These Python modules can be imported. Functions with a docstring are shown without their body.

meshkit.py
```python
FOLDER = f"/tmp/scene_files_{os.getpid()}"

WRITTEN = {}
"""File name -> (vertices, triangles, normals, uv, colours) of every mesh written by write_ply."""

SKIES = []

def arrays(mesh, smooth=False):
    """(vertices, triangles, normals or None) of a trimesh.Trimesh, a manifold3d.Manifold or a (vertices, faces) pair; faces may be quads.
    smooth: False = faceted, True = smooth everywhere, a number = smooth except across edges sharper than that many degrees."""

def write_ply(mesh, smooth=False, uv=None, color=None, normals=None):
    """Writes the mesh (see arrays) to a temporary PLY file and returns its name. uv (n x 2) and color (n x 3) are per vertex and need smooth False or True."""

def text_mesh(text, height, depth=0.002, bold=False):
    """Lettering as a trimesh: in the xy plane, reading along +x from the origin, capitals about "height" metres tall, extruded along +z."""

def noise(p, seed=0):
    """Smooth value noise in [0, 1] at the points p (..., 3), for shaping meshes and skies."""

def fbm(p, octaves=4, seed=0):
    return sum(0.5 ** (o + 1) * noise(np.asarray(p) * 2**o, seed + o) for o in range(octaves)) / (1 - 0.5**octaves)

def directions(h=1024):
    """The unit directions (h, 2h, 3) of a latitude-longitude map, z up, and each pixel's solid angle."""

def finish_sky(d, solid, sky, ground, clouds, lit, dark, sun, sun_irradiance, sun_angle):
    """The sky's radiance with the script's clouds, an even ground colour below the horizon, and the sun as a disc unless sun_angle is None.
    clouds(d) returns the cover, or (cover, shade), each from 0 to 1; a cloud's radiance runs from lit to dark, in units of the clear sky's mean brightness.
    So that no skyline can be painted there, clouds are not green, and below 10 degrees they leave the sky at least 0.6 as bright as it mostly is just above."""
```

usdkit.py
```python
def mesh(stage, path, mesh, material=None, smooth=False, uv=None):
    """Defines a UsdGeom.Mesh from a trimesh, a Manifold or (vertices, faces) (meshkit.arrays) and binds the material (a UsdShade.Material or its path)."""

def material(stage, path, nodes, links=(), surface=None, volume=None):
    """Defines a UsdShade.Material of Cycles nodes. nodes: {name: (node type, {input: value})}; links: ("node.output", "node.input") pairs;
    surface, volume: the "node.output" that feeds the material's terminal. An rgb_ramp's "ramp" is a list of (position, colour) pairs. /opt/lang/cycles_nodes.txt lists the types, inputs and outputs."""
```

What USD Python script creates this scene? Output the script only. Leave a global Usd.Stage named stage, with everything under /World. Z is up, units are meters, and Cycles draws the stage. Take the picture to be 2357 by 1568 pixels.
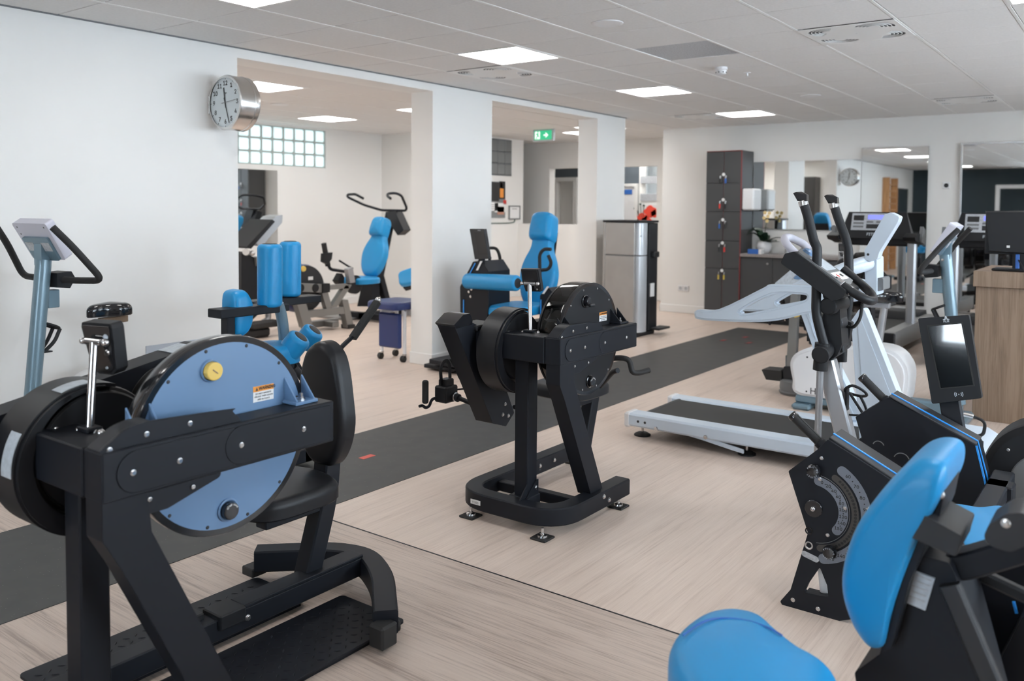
import math, random
import numpy as np
import trimesh, manifold3d, shapely
from shapely import geometry as sg, affinity as sa
import usdkit, meshkit
from pxr import Usd, UsdGeom, UsdLux, UsdShade, Sdf, Gf

random.seed(7)
stage = Usd.Stage.CreateInMemory()
UsdGeom.SetStageUpAxis(stage, 'Z')
UsdGeom.SetStageMetersPerUnit(stage, 1.0)
WORLD = UsdGeom.Xform.Define(stage, '/World')
stage.SetDefaultPrim(WORLD.GetPrim())
UsdGeom.Scope.Define(stage, '/World/Looks')

# ------------------------------------------------------------------ camera, daylight, exposure
CZ, FPX = 1.502, 1971.4
YAW, PITCH, ROLL, PPX, PPY = 0.639058, 0.0454751, 0.0071965, 1178.5, 569.66
F_ = np.array([math.cos(YAW) * math.cos(PITCH), math.sin(YAW) * math.cos(PITCH), -math.sin(PITCH)])
R_ = np.array([math.sin(YAW), -math.cos(YAW), 0.0])
U_ = np.cross(R_, F_)
R_, U_ = R_ * math.cos(ROLL) + U_ * math.sin(ROLL), U_ * math.cos(ROLL) - R_ * math.sin(ROLL)
C_ = np.array([0, 0, CZ])
cam = UsdGeom.Camera.Define(stage, '/World/camera')
cam.AddTransformOp().Set(Gf.Matrix4d(*R_, 0, *U_, 0, *(-F_), 0, *C_, 1))
cam.CreateHorizontalApertureAttr(36.0)
cam.CreateVerticalApertureAttr(36.0 * 1568 / 2357)
cam.CreateFocalLengthAttr(FPX / 2357 * 36.0)
cam.CreateVerticalApertureOffsetAttr(-(784 - PPY) / 2357 * 36.0)
cam.CreateClippingRangeAttr(Gf.Vec2f(0.05, 200))
cam.CreateFStopAttr(2.8)
cam.CreateFocusDistanceAttr(3.6)
cam.CreateExposureAttr(0.72)
LAMP = 8.0           # radiance of the ceiling light panels
dome = UsdLux.DomeLight.Define(stage, '/World/daylight')
dome.CreateIntensityAttr(3.0)
dome.CreateColorAttr(Gf.Vec3f(0.80, 0.89, 1.0))


def ray(x, y):
    return F_ + R_ * (x - PPX) / FPX - U_ * (y - PPY) / FPX


def PX(x, y, X):                     # a pixel of the photograph -> its point on the plane x = X (PY, PZ alike)
    d = ray(x, y); return C_ + d * (X / d[0])


def PY(x, y, Y):
    d = ray(x, y); return C_ + d * (Y / d[1])


def PZ(x, y, Z):
    d = ray(x, y); return C_ + d * ((Z - CZ) / d[2])


# ------------------------------------------------------------------ geometry helpers
def tm(v, f):
    return trimesh.Trimesh(np.asarray(v, float), np.asarray(f, int), process=False)


def hull(pts):
    m = manifold3d.Manifold.hull_points(np.asarray(pts, np.float64)).to_mesh()
    return tm(m.vert_properties[:, :3], m.tri_verts)


def box(x0, x1, y0, y1, z0, z1, b=0.004):
    x0, x1 = min(x0, x1), max(x0, x1); y0, y1 = min(y0, y1), max(y0, y1); z0, z1 = min(z0, z1), max(z0, z1)
    b = min(b, (x1 - x0) * .45, (y1 - y0) * .45, (z1 - z0) * .45)
    if b <= 1e-5:
        return hull([(x, y, z) for x in (x0, x1) for y in (y0, y1) for z in (z0, z1)])
    P = []
    for sx in (0, 1):
        for sy in (0, 1):
            for sz in (0, 1):
                c = np.array([(x0, x1)[sx], (y0, y1)[sy], (z0, z1)[sz]])
                d = np.array([1 - 2 * sx, 1 - 2 * sy, 1 - 2 * sz]) * b
                for k in range(3):
                    q = c + d; q[k] = c[k]; P.append(q)
    return hull(P)


def cat(*ms):
    L = []
    for m in ms:
        if isinstance(m, (list, tuple)):
            L += list(m)
        else:
            L.append(m)
    return trimesh.util.concatenate(L)


def ext(poly, a, b, axis='y'):
    """polygon extruded from a to b. axis y: polygon in (x, z); x: (y, z); z: (x, y)."""
    if not isinstance(poly, (sg.Polygon, sg.MultiPolygon)):
        poly = sg.Polygon(poly)
    if not poly.is_valid:
        poly = poly.buffer(0)
    a, b = min(a, b), max(a, b)
    out = []
    for g in getattr(poly, 'geoms', [poly]):
        m = trimesh.creation.extrude_polygon(sg.polygon.orient(g), b - a, engine='earcut')
        v = np.array(m.vertices); f = np.array(m.faces)
        u, w, h = v[:, 0], v[:, 1], v[:, 2] + a
        if axis == 'y':
            v = np.c_[u, h, w]; f = f[:, ::-1]
        elif axis == 'x':
            v = np.c_[h, u, w]
        else:
            v = np.c_[u, w, h]
        out.append(tm(v, f))
    return cat(out)


def rpoly(pts, r=0.01, n=6):
    """polygon with rounded corners"""
    p = sg.Polygon(pts)
    return p.buffer(-r, quad_segs=n).buffer(r, quad_segs=n)


def stadium(x0, x1, z0, z1, n=8):
    h = (z1 - z0) / 2
    return sg.LineString([(x0 + h, (z0 + z1) / 2), (x1 - h, (z0 + z1) / 2)]).buffer(h, quad_segs=n)


def arcband(cx, cz, r0, r1, a0, a1, n=24, rnd=False):
    t = np.radians(np.linspace(a0, a1, n))
    if rnd:
        rm = (r0 + r1) / 2
        return sg.LineString([(cx + rm * math.cos(k), cz + rm * math.sin(k)) for k in t]).buffer((r1 - r0) / 2, quad_segs=6)
    return sg.Polygon([(cx + r1 * math.cos(k), cz + r1 * math.sin(k)) for k in t] + [(cx + r0 * math.cos(k), cz + r0 * math.sin(k)) for k in t[::-1]])


def fillet(pts, r, n=6):
    pts = [np.array(p, float) for p in pts]
    if r <= 0 or len(pts) < 3:
        return np.array(pts)
    out = [pts[0]]
    for i in range(1, len(pts) - 1):
        a, b, c = pts[i - 1], pts[i], pts[i + 1]
        la, lc = np.linalg.norm(a - b), np.linalg.norm(c - b)
        d = min(r, la * .49, lc * .49)
        p, q = b + (a - b) / la * d, b + (c - b) / lc * d
        for t in np.linspace(0, 1, n):
            out.append((1 - t) ** 2 * p + 2 * t * (1 - t) * b + t * t * q)
    out.append(pts[-1])
    return np.array(out)


def sweep(path, ring, up=None, closed=False, caps=True, scale=None):
    P = np.array(path, float); n = len(P); ring = np.array(ring, float); k = len(ring)
    T = np.zeros_like(P)
    for i in range(n):
        a, b = P[(i - 1) % n if closed else max(i - 1, 0)], P[(i + 1) % n if closed else min(i + 1, n - 1)]
        T[i] = (b - a) / (np.linalg.norm(b - a) + 1e-12)
    V = []
    if up is None:
        s = np.cross(T[0], [0, 0, 1.0])
        if np.linalg.norm(s) < .05:
            s = np.cross(T[0], [1.0, 0, 0])
        s /= np.linalg.norm(s)
    for i in range(n):
        if up is not None:
            s = np.cross(T[i], up); s /= np.linalg.norm(s)
        else:
            s = s - T[i] * (s @ T[i]); s /= np.linalg.norm(s)
        w = np.cross(s, T[i])
        # mitre on sharp corners for rectangular sections
        m = 1.0
        sc = 1.0 if scale is None else scale[i]
        V.append(P[i] + sc * (ring[:, :1] * s * m + ring[:, 1:] * w))
    V = np.vstack(V); Fs = []
    for i in range(n if closed else n - 1):
        j = (i + 1) % n
        for a in range(k):
            b = (a + 1) % k
            Fs += [(i * k + a, j * k + a, j * k + b), (i * k + a, j * k + b, i * k + b)]
    if caps and not closed:
        c0 = len(V); V = np.vstack([V, P[0], P[-1]])
        for a in range(k):
            b = (a + 1) % k
            Fs += [(c0, a, b), (c0 + 1, (n - 1) * k + b, (n - 1) * k + a)]
    m = tm(V, Fs)
    if m.volume < 0:
        m.invert()
    return m


def circ(r, n=12):
    t = np.linspace(0, 2 * np.pi, n, endpoint=False)
    return np.c_[r * np.cos(t), r * np.sin(t)]


def tube(pts, r, fil=0.0, n=12, closed=False, scale=None, fn=6):
    return sweep(fillet(pts, fil, fn), circ(r, n), closed=closed, scale=scale)


def bar(pts, w, h, fil=0.0, up=(0, 0, 1), b=0.006, fn=6):
    """rectangular tube along a path: w across, h along up"""
    w, h = w / 2, h / 2; b = min(b, w * .5, h * .5)
    ring = [(-w + b, -h), (w - b, -h), (w, -h + b), (w, h - b), (w - b, h), (-w + b, h), (-w, h - b), (-w, -h + b)]
    return sweep(fillet(pts, fil, fn), ring, up=np.array(up, float))


def lathe(p, axis, prof, n=28):
    """profile of (radius, height along axis) revolved about the line p, axis"""
    p = np.array(p, float); a = np.array(axis, float); a /= np.linalg.norm(a)
    s = np.cross(a, [0, 0, 1.0])
    if np.linalg.norm(s) < .05:
        s = np.cross(a, [1.0, 0, 0])
    s /= np.linalg.norm(s); w = np.cross(a, s)
    t = np.linspace(0, 2 * np.pi, n, endpoint=False)
    V, Fs, prev = [], [], None
    for r, h in prof:
        if r < 1e-6:
            cur = [len(V)]; V.append(p + a * h)
        else:
            cur = list(range(len(V), len(V) + n)); V += [p + a * h + r * (math.cos(k) * s + math.sin(k) * w) for k in t]
        if prev is not None:
            for i in range(n):
                j = (i + 1) % n
                if len(prev) == 1 and len(cur) > 1:
                    Fs.append((prev[0], cur[i], cur[j]))
                elif len(cur) == 1 and len(prev) > 1:
                    Fs.append((prev[i], cur[0], prev[j]))
                elif len(cur) > 1:
                    Fs += [(prev[i], cur[i], cur[j]), (prev[i], cur[j], prev[j])]
        prev = cur
    m = tm(V, Fs)
    if m.volume < 0:
        m.invert()
    return m


def cyl(p, q, r, b=0.0, n=24):
    p, q = np.array(p, float), np.array(q, float); L = np.linalg.norm(q - p)
    if b <= 0:
        return lathe(p, q - p, [(0, 0), (r, 0), (r, L), (0, L)], n)
    pr = [(0, 0)] + [(r - b + b * math.sin(k), b - b * math.cos(k)) for k in np.linspace(0, np.pi / 2, 5)]
    pr += [(r - b + b * math.cos(k), L - b + b * math.sin(k)) for k in np.linspace(0, np.pi / 2, 5)] + [(0, L)]
    return lathe(p, q - p, pr, n)


def ball(c, r, n=16):
    return lathe(np.array(c, float), (0, 0, 1), [(r * math.sin(k), -r * math.cos(k)) for k in np.linspace(0, np.pi, 9)], n)


def fr(mesh, o, u, v):
    """maps a mesh from its own xyz to o + x u + y v + z (u x v)"""
    o, u, v = (np.array(k, float) for k in (o, u, v)); w = np.cross(u, v)
    V = np.array(mesh.vertices)
    return tm(o + V[:, :1] * u + V[:, 1:2] * v + V[:, 2:3] * w, mesh.faces)


def unit(v):
    v = np.array(v, float); return v / np.linalg.norm(v)


def spline(pts, per=6, closed=True):
    P = np.array(pts, float); n = len(P); out = []
    for i in range(n if closed else n - 1):
        g = (lambda k: P[k % n]) if closed else (lambda k: P[min(max(k, 0), n - 1)])
        p0, p1, p2, p3 = g(i - 1), g(i), g(i + 1), g(i + 2)
        for t in np.arange(per) / per:
            out.append(.5 * (2 * p1 + (p2 - p0) * t + (2 * p0 - 5 * p1 + 4 * p2 - p3) * t * t + (3 * p1 - p0 - 3 * p2 + p3) * t ** 3))
    if not closed:
        out.append(P[-1])
    return np.array(out)


def cushion(outline, th, er, dome=0.0, o=(0, 0, 0), u=(1, 0, 0), v=(0, 1, 0), back=0.006, curve=None):
    """upholstered pad: outline in (u, v), th thick along u x v from the back plane, rounded edge er, domed front. curve(x, y): extra offset along the normal."""
    O = np.array(outline, float)
    if sg.Polygon(O).exterior.is_ccw is False:
        O = O[::-1]
    c = O.mean(0); n = len(O)
    R = np.linalg.norm(O - c, axis=1).mean()
    rings, zs = [], []
    rings.append(O + (c - O) / np.linalg.norm(O - c, axis=1)[:, None] * back); zs.append(0.0)
    rings.append(O); zs.append(back)
    for k in np.linspace(0, np.pi / 2, 7):
        ins = er * (1 - math.cos(k))
        rings.append(O + (c - O) * (ins / R)); zs.append(th - er + er * math.sin(k))
    for s in (.85, .65, .45, .25):
        rings.append(c + (O + (c - O) * (er / R) - c) * s); zs.append(th + dome * (1 - s ** 2))
    V = [np.c_[r, np.full(n, z)] for r, z in zip(rings, zs)]
    V = np.vstack(V + [[[c[0], c[1], th + dome]], [[c[0], c[1], 0]]])
    Fs = []
    for i in range(len(rings) - 1):
        for a in range(n):
            b = (a + 1) % n
            Fs += [(i * n + a, i * n + b, (i + 1) * n + b), (i * n + a, (i + 1) * n + b, (i + 1) * n + a)]
    L = (len(rings) - 1) * n; top, bot = len(V) - 2, len(V) - 1
    for a in range(n):
        b = (a + 1) % n
        Fs += [(L + a, L + b, top), (b, a, bot)]
    if curve is not None:
        V[:, 2] += np.array([curve(x, y) for x, y in V[:, :2]])
    return fr(tm(V, Fs), o, u, v)


def bolt(p, axis, r=0.007, h=0.005):
    return lathe(p, axis, [(r * 1.25, 0), (r * 1.25, h * .3), (r, h * .35), (r, h * .8), (r * .8, h), (0, h)], 10)


def text(s, h, o, u, v, depth=0.0012, bold=False, center=False):
    m = meshkit.text_mesh(s, h, depth, bold)
    m = tm(m.vertices, m.faces)
    if center:
        w = m.bounds[1][0] - m.bounds[0][0]
        m.apply_translation([-w / 2 - m.bounds[0][0], 0, 0])
    return fr(m, o, u, v)


# ------------------------------------------------------------------ materials
MATS = {}


def mat(name, col=(.5, .5, .5), rough=.5, metal=0.0, spec=.5, coat=0.0, bump=None, bev=0.0, var=None, emit=None, sheen=0.0):
    """principled material. bump: (noise scale, strength); var: (noise scale, amount) mottles the colour; bev: rounded edges"""
    n = {'p': ('principled_bsdf', {'base_color': col, 'roughness': rough, 'metallic': metal, 'specular_ior_level': spec, 'coat_weight': coat, 'coat_roughness': .08, 'sheen_weight': sheen})}
    l = []
    if bump or var:
        n['tc'] = ('texture_coordinate', {})
    if var:
        n['vn'] = ('noise_texture', {'scale': var[0], 'detail': 4})
        n['vr'] = ('rgb_ramp', {'ramp': [(0.3, tuple(c * (1 - var[1]) for c in col)), (0.7, tuple(min(1, c * (1 + var[1])) for c in col))]})
        l += [('tc.object', 'vn.vector'), ('vn.fac', 'vr.fac'), ('vr.color', 'p.base_color')]
    nn = None
    if bev:
        n['bv'] = ('bevel', {'samples': 4, 'radius': bev}); nn = 'bv.bevel'
    if bump:
        n['bn'] = ('noise_texture', {'scale': bump[0], 'detail': 3})
        n['bb'] = ('bump', {'strength': bump[1], 'distance': .002})
        l += [('tc.object', 'bn.vector'), ('bn.fac', 'bb.height')]
        if nn:
            l.append((nn, 'bb.normal'))
        nn = 'bb.normal'
    if nn:
        l.append((nn, 'p.normal'))
    if emit:
        n['p'][1].update(emission_color=emit[0], emission_strength=emit[1])
    MATS[name] = usdkit.material(stage, '/World/Looks/' + name, n, l, surface='p.BSDF')
    return MATS[name]


mat('wall_paint', (.80, .79, .77), .7, bump=(120, .06))
mat('white_trim', (.78, .775, .76), .45)
mat('teal_wall', (.022, .040, .052), .65)
mat('slate_paint', (.10, .12, .14), .6)
mat('ceiling_tile', (.74, .73, .72), .85, bump=(350, .15), var=(60, .03))
mat('grid_metal', (.80, .79, .77), .35)
mat('dark_gap', (.05, .05, .05), .8)
mat('black_metal', (.0085, .0105, .0155), .50, spec=.28, bev=.003, bump=(900, .05))
mat('black_gloss', (.010, .011, .014), .14, coat=.6, bev=.002)
mat('black_plastic', (.011, .012, .0145), .50, spec=.35, bev=.002)
mat('black_rubber', (.016, .016, .0165), .62)
mat('black_vinyl', (.011, .012, .015), .42, spec=.35, bump=(450, .12))
mat('grip_rubber', (.015, .015, .016), .7, bump=(300, .4))
mat('dark_grey', (.018, .0195, .023), .5, bev=.002)
mat('mid_grey', (.16, .165, .17), .5, bev=.002)
mat('grey_metal', (.27, .27, .265), .38, metal=.55, bev=.003)
mat('silver_paint', (.42, .43, .45), .33, metal=.6, bev=.003)
mat('chrome', (.60, .60, .61), .20, metal=1.0)
mat('steel', (.62, .61, .60), .28, metal=1.0, bev=.002)
mat('brushed_steel', (.66, .65, .64), .22, metal=1.0, bump=(60, .02))
mat('blue_grey', (.17, .26, .32), .32, metal=.25, coat=.2, bev=.002)
mat('disc_blue', (.13, .235, .40), .38, coat=.25, bev=.002)
mat('pale_blue_white', (.60, .68, .77), .38, coat=.2, bev=.004)
mat('white_plastic', (.76, .76, .77), .38, bev=.004)
mat('lilac_plastic', (.58, .58, .66), .42, bev=.004)
mat('blue_vinyl', (.004, .262, .58), .40, bump=(500, .10), sheen=.05)
mat('navy_vinyl', (.014, .030, .13), .42, bump=(500, .10))
mat('blue_trim', (.02, .30, .85), .35, coat=.4)
mat('yellow_cap', (.75, .52, .12), .45)
mat('orange_print', (.80, .30, .04), .5)
mat('paper_white', (.78, .78, .78), .6)
mat('label_grey', (.45, .47, .50), .45, var=(90, .2))
mat('label_silver', (.50, .55, .60), .4, var=(70, .12))
mat('scale_grey', (.17, .19, .23), .45)
mat('scale_brown', (.055, .05, .045), .45)
mat('ink', (.02, .02, .02), .6)
mat('locker_grey', (.062, .063, .066), .45)
mat('locker_red', (.22, .03, .03), .5)
mat('worktop', (.30, .27, .26), .4, var=(40, .1))
mat('red', (.65, .04, .03), .5)
mat('key_blue', (.03, .13, .45), .5)
mat('key_yellow', (.65, .48, .08), .5)
mat('leaf', (.012, .04, .02), .4)
mat('petal', (.80, .62, .30), .5)
mat('poppy', (.80, .07, .04), .55)
mat('green_sign', (.02, .36, .17), .4, emit=((.03, .45, .22), .55))
mat('sign_white', (.85, .9, .87), .4, emit=((1, 1, 1), .5))
mat('screen_dark', (.006, .007, .009), .03, spec=1.0, coat=1.0)
mat('screen_grey', (.02, .021, .023), .3)
mat('lcd_blue', (.02, .03, .2), .2, emit=((.16, .18, .75), 1.2))
mat('cooler_grey', (.36, .345, .33), .35, metal=.35, var=(6, .04))
mat('cooler_silver', (.62, .65, .69), .3, metal=.4)
mat('wire_green', (.04, .09, .07), .5)
mat('clock_face', (.62, .67, .69), .4)
mat('board_grey', (.20, .21, .215), .6)
mat('skin_poster', (.5, .25, .18), .6)
mat('blackish_green', (.02, .045, .03), .6)
mat('tape_red', (.75, .13, .10), .6)
mat('mat_yellow', (.45, .30, .05), .6)
mat('diffuser', (.9, .9, .9), .5, emit=((1.0, .985, .955), LAMP))
mat('lamp_back', (.85, .85, .85), .5, emit=((1.0, .985, .955), LAMP * .6))
mat('mirror', (.86, .88, .88), .015, metal=1.0)
mat('bright_room', (.85, .84, .82), .6)
mat('saddle_brown', (.25, .17, .11), .5)

# floor vinyl with a fine wood grain that runs along x (second sheet) or y (near sheet)
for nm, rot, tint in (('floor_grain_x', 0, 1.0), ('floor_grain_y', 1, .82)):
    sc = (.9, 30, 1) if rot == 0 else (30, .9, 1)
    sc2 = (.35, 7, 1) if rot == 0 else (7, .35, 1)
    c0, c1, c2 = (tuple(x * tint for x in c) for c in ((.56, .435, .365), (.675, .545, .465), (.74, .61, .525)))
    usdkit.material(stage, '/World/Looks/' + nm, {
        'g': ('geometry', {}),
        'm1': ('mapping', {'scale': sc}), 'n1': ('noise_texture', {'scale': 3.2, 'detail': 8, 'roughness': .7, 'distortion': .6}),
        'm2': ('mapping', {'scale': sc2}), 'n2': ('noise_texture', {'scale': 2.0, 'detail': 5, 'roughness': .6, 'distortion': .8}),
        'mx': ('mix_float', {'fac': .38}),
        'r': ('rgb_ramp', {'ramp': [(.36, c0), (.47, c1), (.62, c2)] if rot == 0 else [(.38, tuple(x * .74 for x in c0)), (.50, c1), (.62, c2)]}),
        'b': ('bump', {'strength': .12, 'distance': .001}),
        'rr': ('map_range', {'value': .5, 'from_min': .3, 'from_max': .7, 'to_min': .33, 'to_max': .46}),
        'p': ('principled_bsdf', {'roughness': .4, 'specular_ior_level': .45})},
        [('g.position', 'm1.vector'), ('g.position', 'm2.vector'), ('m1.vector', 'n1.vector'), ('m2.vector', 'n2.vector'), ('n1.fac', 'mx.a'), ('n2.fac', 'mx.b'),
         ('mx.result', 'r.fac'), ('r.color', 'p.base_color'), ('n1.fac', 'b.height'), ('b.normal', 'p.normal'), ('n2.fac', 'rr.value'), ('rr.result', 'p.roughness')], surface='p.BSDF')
# rubber runner with pale flecks
usdkit.material(stage, '/World/Looks/runner_rubber', {
    'g': ('geometry', {}),
    'v': ('voronoi_texture', {'scale': 75, 'randomness': 1}), 'w': ('voronoi_texture', {'scale': 23, 'randomness': 1}),
    'n': ('noise_texture', {'scale': 9, 'detail': 3}),
    'r': ('rgb_ramp', {'ramp': [(0, (1, 1, 1)), (.13, (1, 1, 1)), (.17, (0, 0, 0)), (1, (0, 0, 0))]}),
    's': ('separate_color', {}), 'cmp': ('math', {'math_type': 'greater_than', 'value2': .80}),
    'mul': ('math', {'math_type': 'multiply'}),
    'base': ('rgb_ramp', {'ramp': [(.3, (.050, .050, .049)), (.7, (.064, .063, .060))]}),
    'mx': ('mix', {'color2': (.16, .155, .14)}),
    'p': ('principled_bsdf', {'roughness': .55})},
    [('g.position', 'v.vector'), ('g.position', 'n.vector'), ('v.distance', 'r.fac'), ('v.color', 's.color'), ('s.r', 'cmp.value1'), ('r.color', 'mul.value1'), ('cmp.value', 'mul.value2'),
     ('n.fac', 'base.fac'), ('base.color', 'mx.color1'), ('mul.value', 'mx.fac'), ('mx.color', 'p.base_color')], surface='p.BSDF')
# oak: grain along z
usdkit.material(stage, '/World/Looks/oak', {
    'g': ('geometry', {}),
    'm': ('mapping', {'scale': (9, 9, .55)}), 'n': ('noise_texture', {'scale': 2.2, 'detail': 7, 'roughness': .62, 'distortion': 1.1}),
    'm2': ('mapping', {'scale': (70, 70, 2.0)}), 'n2': ('noise_texture', {'scale': 3, 'detail': 3}),
    'mx': ('mix_float', {'fac': .3}),
    'r': ('rgb_ramp', {'ramp': [(.30, (.125, .078, .05)), (.46, (.24, .165, .112)), (.60, (.31, .22, .155))]}),
    'p': ('principled_bsdf', {'roughness': .5})},
    [('g.position', 'm.vector'), ('g.position', 'm2.vector'), ('m.vector', 'n.vector'), ('m2.vector', 'n2.vector'), ('n.fac', 'mx.a'), ('n2.fac', 'mx.b'), ('mx.result', 'r.fac'), ('r.color', 'p.base_color')], surface='p.BSDF')
usdkit.material(stage, '/World/Looks/pine', {
    'g': ('geometry', {}), 'm': ('mapping', {'scale': (20, 20, 2)}), 'n': ('noise_texture', {'scale': 2, 'detail': 4}),
    'r': ('rgb_ramp', {'ramp': [(.3, (.42, .20, .08)), (.7, (.60, .32, .14))]}), 'p': ('principled_bsdf', {'roughness': .45})},
    [('g.position', 'm.vector'), ('m.vector', 'n.vector'), ('n.fac', 'r.fac'), ('r.color', 'p.base_color')], surface='p.BSDF')
# window pane: clear with a fresnel reflection
usdkit.material(stage, '/World/Looks/pane_glass', {
    'f': ('fresnel', {'IOR': 1.45}), 't': ('transparent_bsdf', {'color': (.96, .98, .98)}), 'gl': ('glossy_bsdf', {'color': (1, 1, 1), 'roughness': .02}), 'x': ('mix_closure', {})},
    [('f.fac', 'x.fac'), ('t.BSDF', 'x.closure1'), ('gl.BSDF', 'x.closure2')], surface='x.closure')
# clear drum cover: smoky see-through plastic
usdkit.material(stage, '/World/Looks/smoky_clear', {
    'f': ('fresnel', {'IOR': 1.5}), 't': ('transparent_bsdf', {'color': (.42, .42, .43)}), 'gl': ('glossy_bsdf', {'color': (1, 1, 1), 'roughness': .05}), 'x': ('mix_closure', {})},
    [('f.fac', 'x.fac'), ('t.BSDF', 'x.closure1'), ('gl.BSDF', 'x.closure2')], surface='x.closure')
# glass block: pale translucent, backlit by the day
usdkit.material(stage, '/World/Looks/glass_block', {
    'tc': ('texture_coordinate', {}), 'n': ('noise_texture', {'scale': 14, 'detail': 2}), 'b': ('bump', {'strength': .35, 'distance': .01}),
    'tr': ('translucent_bsdf', {'color': (.72, .76, .745)}), 'gl': ('principled_bsdf', {'base_color': (.82, .9, .87), 'roughness': .18}), 'x': ('mix_closure', {'fac': .45})},
    [('tc.object', 'n.vector'), ('n.fac', 'b.height'), ('b.normal', 'gl.normal'), ('b.normal', 'tr.normal'), ('tr.BSDF', 'x.closure1'), ('gl.BSDF', 'x.closure2')], surface='x.closure')
mat('mortar_green', (.42, .47, .45), .7)
# chequer plate metal
mat('plate_metal', (.52, .56, .62), .34, metal=.7)


# ------------------------------------------------------------------ prims
COUNT = {}


def numbered(parent, name):
    k = (parent, name); i = COUNT.get(k, 0); COUNT[k] = i + 1
    return f'{parent}/{name}' + (f'_{i:03d}' if i else '')


def setd(prim, **kw):
    for k, v in kw.items():
        if v:
            prim.SetCustomDataByKey(k, v)


def look(m):
    return '/World/Looks/' + m


class Thing:
    def __init__(s, name, label, cat_, base=(0, 0, 0), group=None, kind=None, local=False, rot=0.0):
        s.path = numbered('/World', name); s.base = np.array(base, float); s.local = local
        x = UsdGeom.Xform.Define(stage, s.path)
        x.AddTranslateOp().Set(Gf.Vec3d(*map(float, base)))
        if rot:
            x.AddRotateZOp().Set(float(rot))
        s.prim = x.GetPrim()
        setd(s.prim, label=label, category=cat_, group=group, kind=kind)

    def part(s, name, mesh, m, label=None, parent=None, smooth=35, kind=None):
        path = numbered(parent or s.path, name)
        v = np.array(mesh.vertices)
        if not s.local:
            v = v - s.base
        g = usdkit.mesh(stage, path, tm(v, mesh.faces), look(m), smooth=smooth)
        setd(g.GetPrim(), label=label, kind=kind)
        return path


def single(name, label, cat_, mesh, m, group=None, kind=None, smooth=35):
    """a thing that is one mesh"""
    path = numbered('/World', name)
    v = np.array(mesh.vertices); lo, hi = v.min(0), v.max(0)
    b = np.array([(lo[0] + hi[0]) / 2, (lo[1] + hi[1]) / 2, lo[2]])
    g = usdkit.mesh(stage, path, tm(v - b, mesh.faces), look(m), smooth=smooth)
    UsdGeom.Xformable(g).AddTranslateOp().Set(Gf.Vec3d(*map(float, b)))
    setd(g.GetPrim(), label=label, category=cat_, group=group, kind=kind)
    return path


def copy_of(t, loc, rot=0.0, label=None, group=None, scale=None):
    """another instance of a thing, with its parts"""
    name = t.path.split('/')[-1].rstrip('0123456789').rstrip('_')
    path = numbered('/World', name)
    x = UsdGeom.Xform.Define(stage, path); p = x.GetPrim()
    p.GetReferences().AddInternalReference(t.path)
    x.ClearXformOpOrder()
    x.AddTranslateOp().Set(Gf.Vec3d(*map(float, loc)))
    if rot or p.HasAttribute('xformOp:rotateZ'):
        x.AddRotateZOp().Set(float(rot))
    p.SetInstanceable(True)
    d = t.prim.GetCustomData()
    setd(p, label=label or d.get('label'), category=d.get('category'), group=group or d.get('group'))
    return path


def struct(name, mesh, m, label=None, smooth=False):
    path = numbered('/World', name)
    g = usdkit.mesh(stage, path, mesh, look(m), smooth=smooth)
    setd(g.GetPrim(), label=label, kind='structure')
    return path


def sub(parent, name, mesh, m, smooth=35, label=None, kind=None):
    path = numbered(parent, name)
    g = usdkit.mesh(stage, path, mesh, look(m), smooth=smooth)
    setd(g.GetPrim(), label=label, kind=kind)
    return path

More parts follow.
